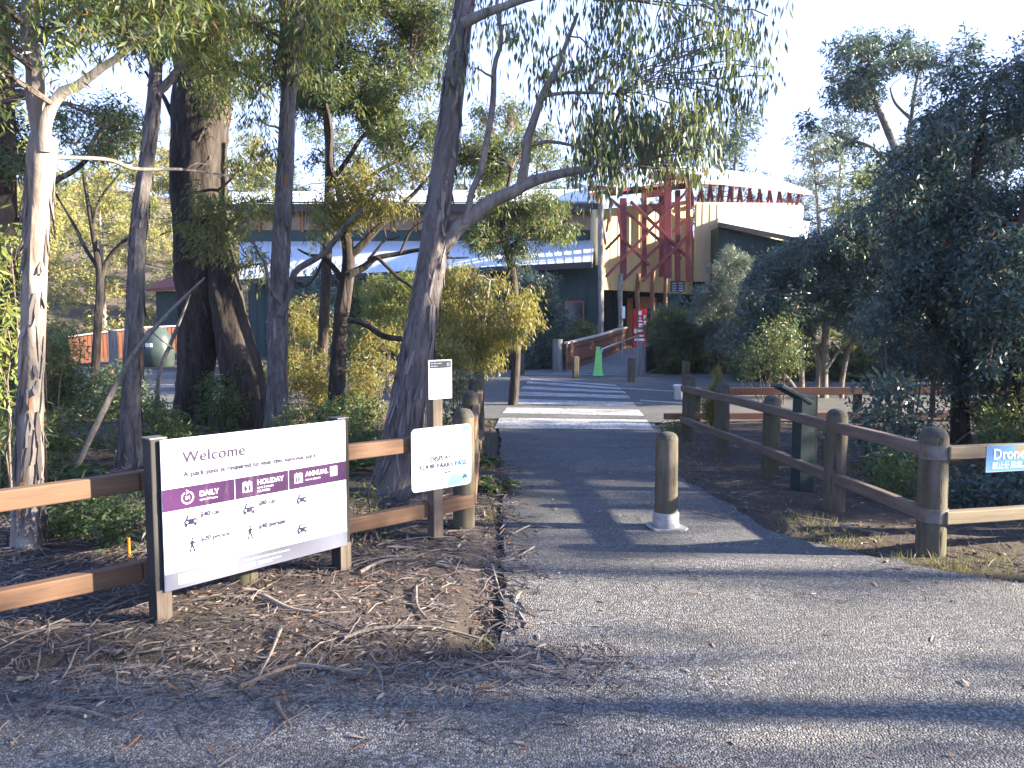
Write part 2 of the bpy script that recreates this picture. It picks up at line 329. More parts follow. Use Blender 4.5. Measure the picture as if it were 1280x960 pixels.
class MB:
    def __init__(s): s.v = []; s.f = []
    def add(s, vs, fs):
        n = len(s.v); s.v += [tuple(x) for x in vs]; s.f += [tuple(i + n for i in f) for f in fs]; return s
    def box(s, c, size, rz=0.0):
        hx, hy, hz = (x / 2 for x in size); ca, sa = math.cos(rz), math.sin(rz)
        vs = []
        for z in (-hz, hz):
            for x, y in ((-hx, -hy), (hx, -hy), (hx, hy), (-hx, hy)):
                vs.append((c[0] + x * ca - y * sa, c[1] + x * sa + y * ca, c[2] + z))
        return s.add(vs, [(3, 2, 1, 0), (4, 5, 6, 7), (0, 1, 5, 4), (1, 2, 6, 5), (2, 3, 7, 6), (3, 0, 4, 7)])
    def beam(s, p0, p1, w, h, up=(0, 0, 1)):
        p0, p1 = Vector(p0), Vector(p1); d = (p1 - p0).normalized(); u = Vector(up)
        if abs(d.dot(u)) > 0.98: u = Vector((0, 1, 0))
        sd_ = d.cross(u).normalized(); u = sd_.cross(d).normalized()
        vs = [p + sd_ * a * w / 2 + u * b * h / 2 for p in (p0, p1) for a, b in ((-1, -1), (1, -1), (1, 1), (-1, 1))]
        return s.add(vs, [(0, 1, 2, 3), (7, 6, 5, 4), (4, 5, 1, 0), (5, 6, 2, 1), (6, 7, 3, 2), (7, 4, 0, 3)])
    def tube(s, pts, rad, seg=8, cap=True, wob=None):
        pts = [Vector(p) for p in pts]; n0 = len(s.v); ref = None; n = len(pts)
        for i, p in enumerate(pts):
            d = (pts[min(i + 1, n - 1)] - pts[max(i - 1, 0)]).normalized()
            if ref is None: ref = Vector((1, 0, 0)) if abs(d.x) < 0.8 else Vector((0, 1, 0))
            a = (ref - d * ref.dot(d)).normalized(); b = d.cross(a); ref = a
            r = rad[i] if isinstance(rad, (list, tuple, np.ndarray)) else rad
            for k in range(seg):
                th = 2 * math.pi * k / seg; rr = r * (wob(i, th) if wob else 1)
                s.v.append(tuple(p + (a * math.cos(th) + b * math.sin(th)) * rr))
        for i in range(n - 1):
            for k in range(seg):
                k2 = (k + 1) % seg
                s.f.append((n0 + i * seg + k, n0 + i * seg + k2, n0 + (i + 1) * seg + k2, n0 + (i + 1) * seg + k))
        if cap:
            s.f.append(tuple(n0 + k for k in reversed(range(seg)))); s.f.append(tuple(n0 + (n - 1) * seg + k for k in range(seg)))
        return s
    def lathe(s, c, prof, seg=24):
        pts = [(c[0], c[1], c[2] + z) for r, z in prof]; n0 = len(s.v)
        for r, z in prof:
            for k in range(seg):
                th = 2 * math.pi * k / seg; s.v.append((c[0] + r * math.cos(th), c[1] + r * math.sin(th), c[2] + z))
        for i in range(len(prof) - 1):
            for k in range(seg):
                k2 = (k + 1) % seg
                s.f.append((n0 + i * seg + k, n0 + i * seg + k2, n0 + (i + 1) * seg + k2, n0 + (i + 1) * seg + k))
        s.f.append(tuple(n0 + k for k in reversed(range(seg)))); s.f.append(tuple(n0 + (len(prof) - 1) * seg + k for k in range(seg)))
        return s
    def prism(s, outline, d):
        """outline: world points of a planar polygon; extruded by vector d"""
        d = Vector(d); o = [Vector(p) for p in outline]; n = len(o); b = [p + d for p in o]
        fs = [tuple(range(n)), tuple(reversed(range(n, 2 * n)))] + [(i, i + n, (i + 1) % n + n, (i + 1) % n) for i in range(n)]
        return s.add(o + b, fs)
    def quad(s, a, b, c, d): return s.add([a, b, c, d], [(0, 1, 2, 3)])
    def build(s, name, mats, parent=None, base=None, smooth=False, bevel=0.0, seg=2):
        off = origin_of(parent) if parent else Vector((0, 0, 0))
        if base is not None: off = off + Vector(base)
        me = bpy.data.meshes.new(name)
        me.from_pydata([tuple(Vector(v) - off) for v in s.v], [], s.f); me.validate()
        import bmesh
        bm = bmesh.new(); bm.from_mesh(me); bmesh.ops.recalc_face_normals(bm, faces=bm.faces); bm.to_mesh(me); bm.free()
        o = link_mesh(name, me, mats, parent, base, smooth)
        if smooth: me.set_sharp_from_angle(angle=R(42))
        if bevel:
            md = o.modifiers.new('bevel', 'BEVEL'); md.width = bevel; md.segments = seg; md.limit_method = 'ANGLE'
        return o

def beam_obj(name, p0, p1, w, h, m, parent, bevel=0.006, warp=0.0):
    """a timber of its own: local X runs along it, so the grain follows"""
    p0, p1 = Vector(p0), Vector(p1); d = p1 - p0; L = d.length; n = max(2, int(L / 0.25))
    vs, fs = [], []; ph = random.uniform(0, 6)
    for i in range(n + 1):
        x = L * i / n; dz = warp * math.sin(x * 2.1 + ph); dy = warp * 0.7 * math.sin(x * 1.3 + ph * 2)
        for y, z in ((-1, -1), (1, -1), (1, 1), (-1, 1)): vs.append((x, y * w / 2 + dy, z * h / 2 + dz))
    for i in range(n):
        for k in range(4): fs.append((i * 4 + k, i * 4 + (k + 1) % 4, i * 4 + 4 + (k + 1) % 4, i * 4 + 4 + k))
    fs += [(3, 2, 1, 0), tuple(n * 4 + k for k in range(4))]
    me = bpy.data.meshes.new(name); me.from_pydata(vs, [], [tuple(reversed(f)) for f in fs])
    import bmesh
    bm = bmesh.new(); bm.from_mesh(me); bmesh.ops.recalc_face_normals(bm, faces=bm.faces); bm.to_mesh(me); bm.free()
    o = link_mesh(name, me, m, parent)
    o.location = p0 - origin_of(parent) if parent else p0
    y = Vector((0, 0, 1)).cross(d.normalized()).normalized(); z = d.normalized().cross(y)
    o.rotation_euler = Matrix((d.normalized(), y, z)).transposed().to_euler()
    if bevel:
        md = o.modifiers.new('bevel', 'BEVEL'); md.width = bevel; md.segments = 2; md.limit_method = 'ANGLE'
    return o

def copy_tree(o, parent=None):
    c = o.copy(); col.objects.link(c); c.parent = parent
    for ch in list(o.children): copy_tree(ch, c)
    return c

# ------------------------------------------------------------------ plants
def unit(a): return a / np.maximum(np.linalg.norm(a, axis=-1, keepdims=True), 1e-9)
def leaf_quads(c, d, L, W, fold=0.25):
    """diamond leaves, each bent along its length: 6 verts, 2 quads -> kept as one 4-vert island"""
    n = len(c); d = unit(d); ref = rng.normal(size=(n, 3)); s = unit(np.cross(d, ref)); nn = np.cross(s, d)
    L = L[:, None]; W = W[:, None]
    b = c; t = c + d * L + nn * L * 0.12
    m = c + d * L * 0.42 - nn * L * 0.04
    l = m + s * W / 2 + nn * W * fold; r = m - s * W / 2 + nn * W * fold
    V = np.stack([b, l, t, r], 1).reshape(-1, 3)
    Q = np.arange(4 * n).reshape(-1, 4)
    return V, Q

RHO = 2.5
def clump_leaves(clumps, L, W, rho, droop, sprig=0.16, per=9, spread=1.0):
    """clumps: list of (centre, (rx, ry, rz)); leaves hang in sprigs spread through each ellipsoid"""
    Vs = []; sprigs = []
    for c, r in clumps:
        r = np.array(r); c = np.array(c)
        area = math.pi * r[0] * r[2]
        n = max(12, int(rho * RHO * area / (0.55 * L * W)))
        ns = max(3, n // per)
        u = unit(rng.normal(size=(ns, 3))); rad = rng.random((ns, 1)) ** 0.42
        lump = 1 + 0.35 * np.sin(u[:, :1] * 5 + c[0] * 3) * np.sin(u[:, 2:] * 4 + c[1] * 2)
        pc = c + u * rad * r * lump
        sprigs.append(pc)
        k = rng.integers(max(2, per - 4), per + 5, ns)
        idx = np.repeat(np.arange(ns), k); m = len(idx)
        out = unit(rng.normal(size=(ns, 3)) + u * 0.8)[idx]
        f = rng.random((m, 1))
        pos = pc[idx] + out * (f - 0.3) * sprig * 1.6 + rng.normal(size=(m, 3)) * sprig * 0.28
        d = unit(rng.normal(size=(m, 3)) * 0.75 + out * 0.5) * (1 - droop) + np.array([0, 0, -1.0]) * droop
        Vs.append((pos, d))
    pos = np.concatenate([a for a, _ in Vs]); d = np.concatenate([b for _, b in Vs])
    n = len(pos)
    return pos, d, L * (0.6 + 0.7 * rng.random(n)), W * (0.6 + 0.7 * rng.random(n)), sprigs

def bark_tube(mb, path, rad, seg=18, step=0.12, amp=0.07, flare=0.0, seed=0):
    """resample a path of points+radii into a ridged, slightly twisting trunk"""
    P = np.array([list(p) for p in path], dtype=float); Rr = np.array(rad, dtype=float)
    t = np.concatenate([[0], np.cumsum(np.linalg.norm(np.diff(P, axis=0), axis=1))]); n = max(4, int(t[-1] / step))
    s = np.linspace(0, t[-1], n + 1)
    # smooth (Catmull-Rom like) interpolation through the points
    def interp(A):
        out = np.empty((len(s),) + A.shape[1:]); 
        for q, x in enumerate(s):
            i = min(max(np.searchsorted(t, x) - 1, 0), len(t) - 2); f = (x - t[i]) / (t[i + 1] - t[i])
            p0, p1, p2, p3 = A[max(i - 1, 0)], A[i], A[i + 1], A[min(i + 2, len(A) - 1)]
            out[q] = 0.5 * ((2 * p1) + (-p0 + p2) * f + (2 * p0 - 5 * p1 + 4 * p2 - p3) * f * f + (-p0 + 3 * p1 - 3 * p2 + p3) * f ** 3)
        return out
    PP = interp(P); RR = interp(Rr[:, None])[:, 0]
    rs = random.Random(seed * 7 + 3); ph = [rs.uniform(0, 6.28) for _ in range(8)]
    RR = RR * (1 + flare * np.exp(-s / 0.28))
    def wob(i, th):
        x = s[i]
        return 1 + amp * (0.5 * math.sin(3 * th + ph[0] + 0.5 * x) + 0.4 * math.sin(5 * th + ph[1] - 0.8 * x) + 0.35 * math.sin(8 * th + ph[2] + 1.6 * x)
                          + 0.5 * math.sin(2.1 * x + ph[3] + th) + 0.3 * math.sin(5.3 * x + ph[4] - 2 * th) + rs.uniform(-0.35, 0.35)) \
               + flare * 0.5 * math.exp(-x / 0.25) * math.sin(4 * th + ph[5])
    mb.tube([tuple(p) for p in PP], list(RR), seg, True, wob)
    return PP, RR

def wiggle_branch(mb, p0, p1, r0, r1, n=6, jit=0.10, sag=0.0, seg=6):
    p0, p1 = np.array(p0, float), np.array(p1, float); L = np.linalg.norm(p1 - p0); pts = []
    off = np.zeros(3)
    for i in range(n + 1):
        f = i / n
        if 0 < i < n: off = off * 0.6 + rng.normal(size=3) * jit * L * 0.25
        elif i == n: off = off * 0
        pts.append(p0 + (p1 - p0) * f + off + np.array([0, 0, sag * L * math.sin(f * math.pi)]))
    mb.tube([tuple(p) for p in pts], [r0 + (r1 - r0) * (i / n) ** 0.8 for i in range(n + 1)], seg)
    return pts

def tree(name, label, cat, trunk, limbs, clumps, bark, leaf, L=0.10, W=0.022, rho=1.0, droop=0.6, group=None, flare=0.35, amp=0.07,
         sprig=0.16, per=9, seg=18, limb_mat=None, twigs=0.35, attach=True, step=0.12, trunk2=None, strips=0, strip_mat=None):
    """trunk: [(point, radius)...], limbs: list of such lists, clumps: [(centre, radius or (rx,ry,rz))...]"""
    base = Vector(trunk[0][0]); base.z = 0
    root = thing(name, label, cat, base, group)
    mb = MB(); sd0 = len(bpy.data.objects)
    nodes = []
    PP, RR = bark_tube(mb, [Vector(p) - (Vector((0, 0, 0.12)) if i == 0 else Vector()) for i, (p, r) in enumerate(trunk)], [r for p, r in trunk], seg, step, amp, flare, sd0)
    nodes += [(p, r) for p, r in zip(PP, RR)][len(PP) // 4:]
    if trunk2:
        for tr in trunk2:
            P2, R2 = bark_tube(mb, [p for p, r in tr], [r for p, r in tr], seg, step, amp, flare, sd0 + 5)
            nodes += list(zip(P2, R2))[len(P2) // 3:]
    tk = mb.build('trunk', bark, root, smooth=True)
    if strips:      # ribbons of loose bark standing off the stem
        rs = random.Random(sd0 + 9); Vs, Qs = [], []
        for _ in range(strips):
            i = int((rs.random() ** 1.1) * (len(PP) - 3)); a = rs.uniform(0, 6.28); l = rs.uniform(.06, .34); ww = rs.uniform(.006, .022); n0 = len(Vs); lift = rs.uniform(.004, .035); tw = rs.uniform(-.35, .35)
            q0, q1 = PP[i], PP[min(i + 2, len(PP) - 1)]; ax = (q1 - q0) / max(1e-6, np.linalg.norm(q1 - q0))
            for k in range(5):
                f = k / 4; c = q0 + ax * l * f; aa = a + tw * f; rr = RR[i] * (1.0 + .02) + lift * (1 - f) ** 2 + .002
                o_ = np.array((math.cos(aa), math.sin(aa), 0)); sd_ = np.array((-math.sin(aa), math.cos(aa), 0)) * ww * (1 - .6 * abs(2 * f - 1))
                Vs.append(c + o_ * rr + sd_); Vs.append(c + o_ * (rr + .003) - sd_)
            for k in range(4): Qs.append((n0 + 2 * k, n0 + 2 * k + 1, n0 + 2 * k + 3, n0 + 2 * k + 2))
        mesh_np('loose_bark', np.array(Vs), np.array(Qs), strip_mat or M['loose'], tk)
    if limbs:
        for k, lm in enumerate(limbs):
            lb = MB(); lp, lr_ = [Vector(lm[0][0])], [lm[0][1]]
            for (pa, ra), (pb_, rb_) in zip(lm, lm[1:]):
                L_s = (Vector(pb_) - Vector(pa)).length
                for f in (.5, 1.0): lp.append(Vector(pa).lerp(Vector(pb_), f) + Vector(rng.normal(size=3)) * L_s * (.055 if f < 1 else .02)); lr_.append(ra + (rb_ - ra) * f)
            P2, R2 = bark_tube(lb, lp, lr_, max(8, seg // 2), 0.10, amp * 0.6, 0, sd0 + k)
            nodes += list(zip(P2, R2))[1:]; lb.build('limb', limb_mat or bark, root, smooth=True)
    if clumps:
        cl = [(np.array(c), (r, r, r) if isinstance(r, (int, float)) else r) for c, r in clumps]
        pos, d, Ls, Ws, sprigs = clump_leaves(cl, L, W, rho, droop, sprig, per)
        V, Q = leaf_quads(pos, d, Ls, Ws)
        if attach:
            tw = MB(); NP = np.array([n[0] for n in nodes]); NR = np.array([n[1] for n in nodes])
            for (c, r), spg in zip(cl, sprigs):
                below = NP[:, 2] < c[2] + 0.3
                dist = np.linalg.norm(NP - c, axis=1) + np.where(below, 0, 3)
                j = int(np.argmin(dist)); r0 = min(NR[j] * 0.5, 0.012 + 0.018 * np.linalg.norm(NP[j] - c))
                pts = wiggle_branch(tw, NP[j], c, r0, max(0.006, r0 * 0.35), 6, 0.09, 0.06)
                pick = rng.permutation(len(spg))[: max(2, int(len(spg) * twigs))][:40]
                for q in pick:
                    a = pts[random.randint(3, 6)]
                    wiggle_branch(tw, a, spg[q], max(0.003, r0 * 0.3), 0.0018, 3, 0.12, 0.0, 3)
            tw.build('branches', M['twig'] if limb_mat is None else limb_mat, root, smooth=True)
        mesh_np('crown', V, Q, leaf, root)
    return root

def px_clumps(spec, Y, dy=0.5, squash=0.85):
    """spec: (px, py, radius px) -> world clumps at about depth Y"""
    out = []
    for s in spec:
        px, py, r = s[:3]; y = s[3] if len(s) > 3 else Y + random.uniform(-dy, dy)
        out.append((at(px, py, y), (r / F * y, r / F * y, r / F * y * squash)))
    return out
def fill_clumps(poly, Y, dy, r, n, squash=0.8, seed=1):
    """scatter clumps inside a pixel polygon"""
    rs = random.Random(seed); xs = [p[0] for p in poly]; ys = [p[1] for p in poly]; out = []; tries = 0
    while len(out) < n and tries < 20000:
        tries += 1; x, y = rs.uniform(min(xs), max(xs)), rs.uniform(min(ys), max(ys)); ins = False; j = len(poly) - 1
        for i in range(len(poly)):
            if (poly[i][1] > y) != (poly[j][1] > y) and x < (poly[j][0] - poly[i][0]) * (y - poly[i][1]) / (poly[j][1] - poly[i][1]) + poly[i][0]: ins = not ins
            j = i
        if ins:
            rr = r * rs.uniform(0.6, 1.3); yy = Y + rs.uniform(-dy, dy)
            out.append((at(x, y, yy), (rr / F * yy, rr / F * yy, rr / F * yy * squash)))
    return out
def pxpath(pts, Y=None):
    """[(px, py, width px[, Y])] -> [(point, radius)]"""
    out = []
    for p in pts:
        y = p[3] if len(p) > 3 else Y
        out.append((at(p[0], p[1], y), p[2] / 2 / F * y))
    return out

# ================================================================== the setting
def hnoise(x, y): return 0.5 * math.sin(x * 1.7 + y * 0.6) * math.sin(y * 1.3 - x * 0.4) + 0.3 * math.sin(x * 4.1 + 1.3 * y) * math.sin(y * 3.7) + 0.2 * math.sin(9 * x) * math.sin(8.3 * y)
def path_left(y): return -0.05 if y < 5 else -0.05 - (y - 5) * 0.02
RIGHT_EDGE = [(-8, 8), (2.6, 4.2), (3.5, 3.9), (4.6, 3.3), (5.2, 2.55), (5.9, 2.05), (7.1, 1.95), (8.2, 1.75), (9.8, 1.95), (10.9, 2.2), (12.6, 2.35), (13.4, 3.2)]
def path_right(y):
    for (a, xa), (b, xb) in zip(RIGHT_EDGE, RIGHT_EDGE[1:]):
        if a <= y <= b: return xa + (xb - xa) * (y - a) / (b - a)
    return 3.0
def near_line(x):       # front edge of the litter bank, left of the path
    return 3.46 + 0.26 * max(0, min(1, (x + 1.6) / 1.6)) + 0.07 * math.sin(x * 2.3) + 0.04 * math.sin(x * 6.1) - (0.02 * (x + 3) if x < -3 else 0)
def road_near(x): return 13.2 + 0.02 * x + (0.25 * max(0, -x - 3) if x < -3 else 0)
def road_far(x): return 24.6 - 0.05 * x + (0.35 * max(0, -x - 6) if x < -6 else 0)
def paved(x, y, pad=0.0):
    if path_left(y) - pad < x < path_right(y) + pad and y < 13.6: return True
    if y < near_line(x) + pad and x < 0.2: return True
    if road_near(x) - pad < y < road_far(x) + pad: return True
    return False
def terrain(x, y):
    z = -0.012
    d = math.hypot(x, y - 10)
    if d < 40 and not paved(x, y, 0.06):
        k = 1.0
        z = 0.03 + 0.030 * hnoise(x, y)
        if x < -0.3 and 3.3 < y < 6: z += 0.03 * min(1, (y - 3.3) / 0.6)
    if y > 44: t = min(1, (y - 44) / 90); z += 16 * t * t * (3 - 2 * t)
    if x < -16 and y > 30: t = min(1, (-x - 16) / 60); z += 9 * t * t * (3 - 2 * t) * min(1, (y - 30) / 15)
    return z
xs = np.concatenate([-np.geomspace(10, 700, 26)[::-1], np.arange(-9.9, 9.95, 0.12), np.geomspace(10, 700, 26)])
ys = np.concatenate([-np.geomspace(6, 500, 14)[::-1], np.arange(-5.5, 2.5, 0.5), np.arange(2.5, 14, 0.12), np.arange(14, 30, 0.5), np.geomspace(30, 900, 40)])
V = np.array([(x, y, terrain(x, y)) for y in ys for x in xs]); nx = len(xs)
I = np.arange(len(ys) - 1)[:, None] * nx + np.arange(nx - 1)[None, :]; I = I.ravel()
g = mesh_np('ground', V, np.stack([I, I + 1, I + nx + 1, I + nx], 1), M['floor'], smooth=True); kind(g, 'structure')

def sheet(name, outline, z, m, edge=0.03, sub=None):
    import bmesh
    me = bpy.data.meshes.new(name); bm = bmesh.new()
    top = [bm.verts.new((x, y, z)) for x, y in outline]; f = bm.faces.new(top); f.normal_update()
    if f.normal.z < 0: bmesh.ops.reverse_faces(bm, faces=[f])
    r = bmesh.ops.extrude_face_region(bm, geom=[f])
    for v in [e for e in r['geom'] if isinstance(e, bmesh.types.BMVert)]: v.co.z = z
    for v in top: v.co.z = z - edge
    bmesh.ops.recalc_face_normals(bm, faces=bm.faces)
    bm.to_mesh(me); bm.free()
    o = link_mesh(name, me, m); return kind(o, 'structure')
jit = lambda s: random.uniform(-s, s)
# the path towards the building
L_, R_ = [], []
for y in np.arange(5.0, 13.61, 0.2):
    L_.append((path_left(y) + jit(0.02), y)); R_.append((path_right(y) + jit(0.035), y))
sheet('path', L_ + R_[::-1], 0.030, M['asphalt'])
# the lighter chip-seal apron in the foreground
left = [(x, near_line(x) + jit(0.025)) for x in np.arange(-9, -0.06, 0.12)]
right = [(path_right(y) + jit(0.03), y) for y in np.arange(-7.9, 5.21, 0.2)]
sheet('forecourt', [(-9, -7.9)] + left + [(-0.06, 3.80)] + [(-0.05 + jit(0.022), y) for y in np.arange(3.9, 5.2, 0.07)] + [(-0.04, 5.20)] + [(right[-1][0], 5.22)] + right[::-1], 0.036, M['chipseal'], 0.035)
# the road
rn = [(x, road_near(x) + jit(0.03)) for x in np.arange(-46, 46.1, 0.8)]; rf = [(x, road_far(x) + jit(0.03)) for x in np.arange(-46, 46.1, 0.8)]
sheet('road', rn + rf[::-1], 0.034, M['road'])
# footpath apron in front of the ramp
sheet('footpath', [(-3.2, 24.75), (8.5, 24.2), (9, 27.5), (-3, 27.8)], 0.040, M['ramp'], 0.05)
# zebra crossing and edge lines (painted, on the road)
def paint(name, polys, z=0.0385):
    mb = MB()
    for q in polys:
        mb.add([gp(px, py, z) for px, py in q], [tuple(range(len(q)))])
    return kind(mb.build(name, M['paint']), 'structure')
Z = lambda u, v: (600 + u / 4.8, 340 + v / 4.8)
S = [[(310, 638), (815, 676), (828, 685), (298, 646)], [(288, 654), (838, 693), (850, 705), (275, 667)], [(262, 684), (862, 714), (878, 727), (246, 701)],
     [(235, 718), (886, 740), (905, 759), (218, 741)], [(202, 760), (918, 781), (940, 807), (183, 789)], [(163, 812), (952, 826), (985, 862), (135, 846)],
     [(118, 874), (1000, 886), (1040, 945), (86, 938)]]
crossing = paint('crossing_stripes', [[Z(*p) for p in q] for q in S])
paint('edge_line', [[(600, 464.3), (662, 471.3), (662, 472.1), (600, 465.2)]])
paint('edge_line', [[(776, 484.5), (860, 489.6), (860, 490.6), (776, 485.4)]])
paint('edge_line', [[(800, 499.5), (866, 504), (866, 505.3), (800, 501)]])
paint('edge_line', [[(176, 480.0), (222, 480.4), (222, 481.4), (176, 481.0)]])

# ================================================================== log posts and timber fences
def log_post(parent, p, r, h, name='post', lean=0.0, rings=10, m=None, top=True):
    mb = MB(); a = random.uniform(0, 6.28)
    prof = [(1.02, -0.10), (1.0, 0.0), (0.985, 0.3), (0.98, 0.6), (0.97, 0.86), (0.95, 0.93), (0.82, 0.965), (0.62, 0.988), (0.2, 1.0)]
    pts = []; rad = []
    for i, (k, f) in enumerate(prof):
        z = f * h if f > 0 else f
        pts.append((p[0] + lean * z * math.cos(a), p[1] + lean * z * math.sin(a), p[2] + z)); rad.append(r * k)
    ph = [random.uniform(0, 6) for _ in range(3)]
    wob = lambda i, th: 1 + 0.018 * math.sin(2 * th + ph[0]) + 0.012 * math.sin(5 * th + ph[1] + i) + 0.008 * math.sin(9 * th + ph[2])
    mb.tube(pts, rad, 28, True, wob)
    o = mb.build(name, m or M['log'], parent, smooth=True)
    if top:
        tb = MB(); tb.tube([(x, y, z + 0.002) for x, y, z in pts[5:]], [q * 1.012 for q in rad[5:]], 28, True, wob)
        tb.build('cap', M['log_top'], o, smooth=True)
    return o

# left fence: runs in front of the trees behind the sign, then turns along the path
P0 = gp(305, 738); P0.z = 0; PC = gp(580, 668); PC.z = 0
dl = (PC - P0).normalized(); nl = Vector((dl.y, -dl.x, 0))      # towards the path side
lf = thing('timber_fence', 'two-rail log-post fence behind the welcome sign and along the left path edge', 'fence', P0)
for k in (-3, -2, -1): log_post(lf, P0 + dl * 1.85 * k, 0.085, 0.98)
log_post(lf, P0, 0.085, 0.80)
log_post(lf, PC, 0.088, 1.0)
rec = [Vector((-0.43, 7.9, 0)), Vector((-0.46, 9.7, 0)), Vector((-0.50, 11.4, 0))]
for p in rec: log_post(lf, p, 0.085, 0.97)
for z0 in (0.79, 0.285):
    a = P0 + dl * (-1.85 * 3) + nl * 0.05; b = P0 + dl * (-0.62) + nl * 0.05; c = PC + nl * 0.05 + dl * 0.02
    up = Vector((0, 0, z0))
    beam_obj('rail', a + up, b + up, 0.075, 0.105, M['rail'], lf, 0.008, 0.007)
    beam_obj('rail', b + up + dl * 0.004, c + up, 0.075, 0.105, M['rail'], lf, 0.008, 0.007)
    q = [PC] + rec
    for i in range(3): beam_obj('rail', q[i] + up + Vector((0.06, 0.03, 0)), q[i + 1] + up + Vector((0.06, -0.0, 0)), 0.07, 0.10, M['rail'], lf, 0.008, 0.003)

# right fence
PE = Vector((2.985, 5.37, 0)); rp = [PE] + [Vector((*gp(x, y).xy, 0)) for x, y in ((1042, 641), (962, 598), (902, 571), (860, 553))]
er = Vector((0.97, 0.24, 0)).normalized()
rfc = thing('timber_fence', 'two-rail log-post fence on the right, cornering beside the drones sign', 'fence', PE)
for i, p in enumerate(rp): log_post(rfc, p, 0.098 if i == 0 else 0.092, (0.93, 0.92, 0.90, 0.93, 0.96)[i], lean=0.01)
for k in (1, 2): log_post(rfc, PE + er * 1.95 * k, 0.095, 0.93)
for z0 in (0.765, 0.315):
    up = Vector((0, 0, z0))
    off = Vector((-0.075, -0.03, 0))
    beam_obj('rail', rp[0] + up + off + Vector((0.02, -0.04, 0)), rp[2] + up + off, 0.07, 0.092, M['rail_shade'], rfc, 0.008, 0.007)
    beam_obj('rail', rp[2] + up + off + Vector((0, 0.01, 0)), rp[4] + up + off + Vector((0, 0.08, 0)), 0.07, 0.092, M['rail_shade'], rfc, 0.008, 0.003)
    beam_obj('rail', PE + up + Vector((0.04, -0.075, -0.01)), PE + er * 3.9 + up + Vector((0.0, -0.075, -0.01)), 0.07, 0.092, M['rail_pale'], rfc, 0.008, 0.007)
    st = MB(); st.tube([tuple(PE + Vector((0, 0, z0 - 0.052))), tuple(PE + Vector((0, 0, z0 + 0.045)))], 0.103, 28)
    st.build('strap', M['strap'], rfc, smooth=True)

# low two-rail barrier along the road, right of the path
bA, bB = Vector((3.05, 12.55, 0)), Vector((10.6, 12.9, 0))
bf = thing('road_barrier', 'low dark red timber barrier along the road behind the shrubs', 'barrier', bA)
for t in (0.0, 0.36, 0.7, 1.0):
    p = bA.lerp(bB, t); mb = MB(); mb.box(p + Vector((0, 0.09, 0.26)), (0.12, 0.10, 0.72)); mb.build('post', M['log'], bf, bevel=0.01)
beam_obj('rail', bA + Vector((-0.1, 0, 0.56)), bB + Vector((0.2, 0, 0.56)), 0.07, 0.12, M['red_rail'], bf)
beam_obj('rail', bA + Vector((-0.55, 0, 0.15)), bA.lerp(bB, 0.95) + Vector((0, 0, 0.15)), 0.07, 0.10, M['red_rail'], bf)

# bollard in the middle of the path
pb = gp(832, 658, 0.036)
bo = thing('bollard', 'round timber bollard with white concrete foot in the middle of the path', 'bollard', (pb.x, pb.y, 0.03))
log_post(bo, Vector((pb.x, pb.y, 0.03)), 0.092, 0.77)
mb = MB(); mb.tube([(pb.x, pb.y, 0.0), (pb.x, pb.y, 0.05), (pb.x, pb.y, 0.15), (pb.x, pb.y, 0.158)], [0.106, 0.105, 0.104, 0.098], 32); mb.build('collar', M['concrete'], bo, smooth=True)
mb = MB(); c = Vector((pb.x, pb.y, 0.036))
mb.add([c + Vector(v) for v in ((-0.165, -0.03, 0.035), (-0.10, -0.13, 0.004), (0.13, -0.12, 0.006), (0.165, -0.07, 0.008), (0.10, 0.13, 0.006), (-0.10, 0.12, 0.012),
                                (-0.165, -0.03, 0.020), (-0.10, -0.13, -0.02), (0.13, -0.12, -0.02), (0.165, -0.07, -0.02), (0.10, 0.13, -0.02), (-0.10, 0.12, -0.02))],
       [(0, 1, 2, 3, 4, 5), (11, 10, 9, 8, 7, 6)] + [(i, i + 6, (i + 1) % 6 + 6, (i + 1) % 6) for i in range(6)])
mb.build('base_plate', M['concrete'], bo)

# square timber bollards along the far side of the road
for px, top, base, lab in ((652, 443, 469.5, 'short square timber bollard left of the crossing, beyond the golden tree'), (719.5, 446, 474, 'short square timber bollard between the big grey post and the green cone'),
                           (789, 448, 479, 'short square timber bollard at the right corner of the crossing'), (857, 452, 484, 'square timber bollard behind the silver road bin'),
                           (1131, 467, 494, 'square timber bollard across the road under the dark right trees'), (380, 437, 466, 'square timber bollard in the car park between the left trunks'),
                           (586, 438, 466, 'square timber bollard seen left of the fence end under the golden tree')):
    p = gp(px, base); h = at(px, top, p.y).z; mb = MB()
    mb.box((p.x, p.y, h / 2), (0.17, 0.17, h + 0.02), 0.2); o = mb.build('bollard', M['log'], None, (p.x, p.y, 0), bevel=0.02); tag(o, lab, 'bollard', 'square timber bollards along the road')
# silver can-shaped marker
p = gp(848, 501); mb = MB(); mb.lathe((p.x, p.y, 0.0), [(0.115, 0), (0.115, 0.02), (0.10, 0.03), (0.10, 0.28), (0.125, 0.29), (0.125, 0.34), (0.09, 0.355)], 24)
o = mb.build('road_bin', M['steel'], None, (p.x, p.y, 0), smooth=True); tag(o, 'small silver cylinder with a lid on the road edge near the right fence end', 'bin')
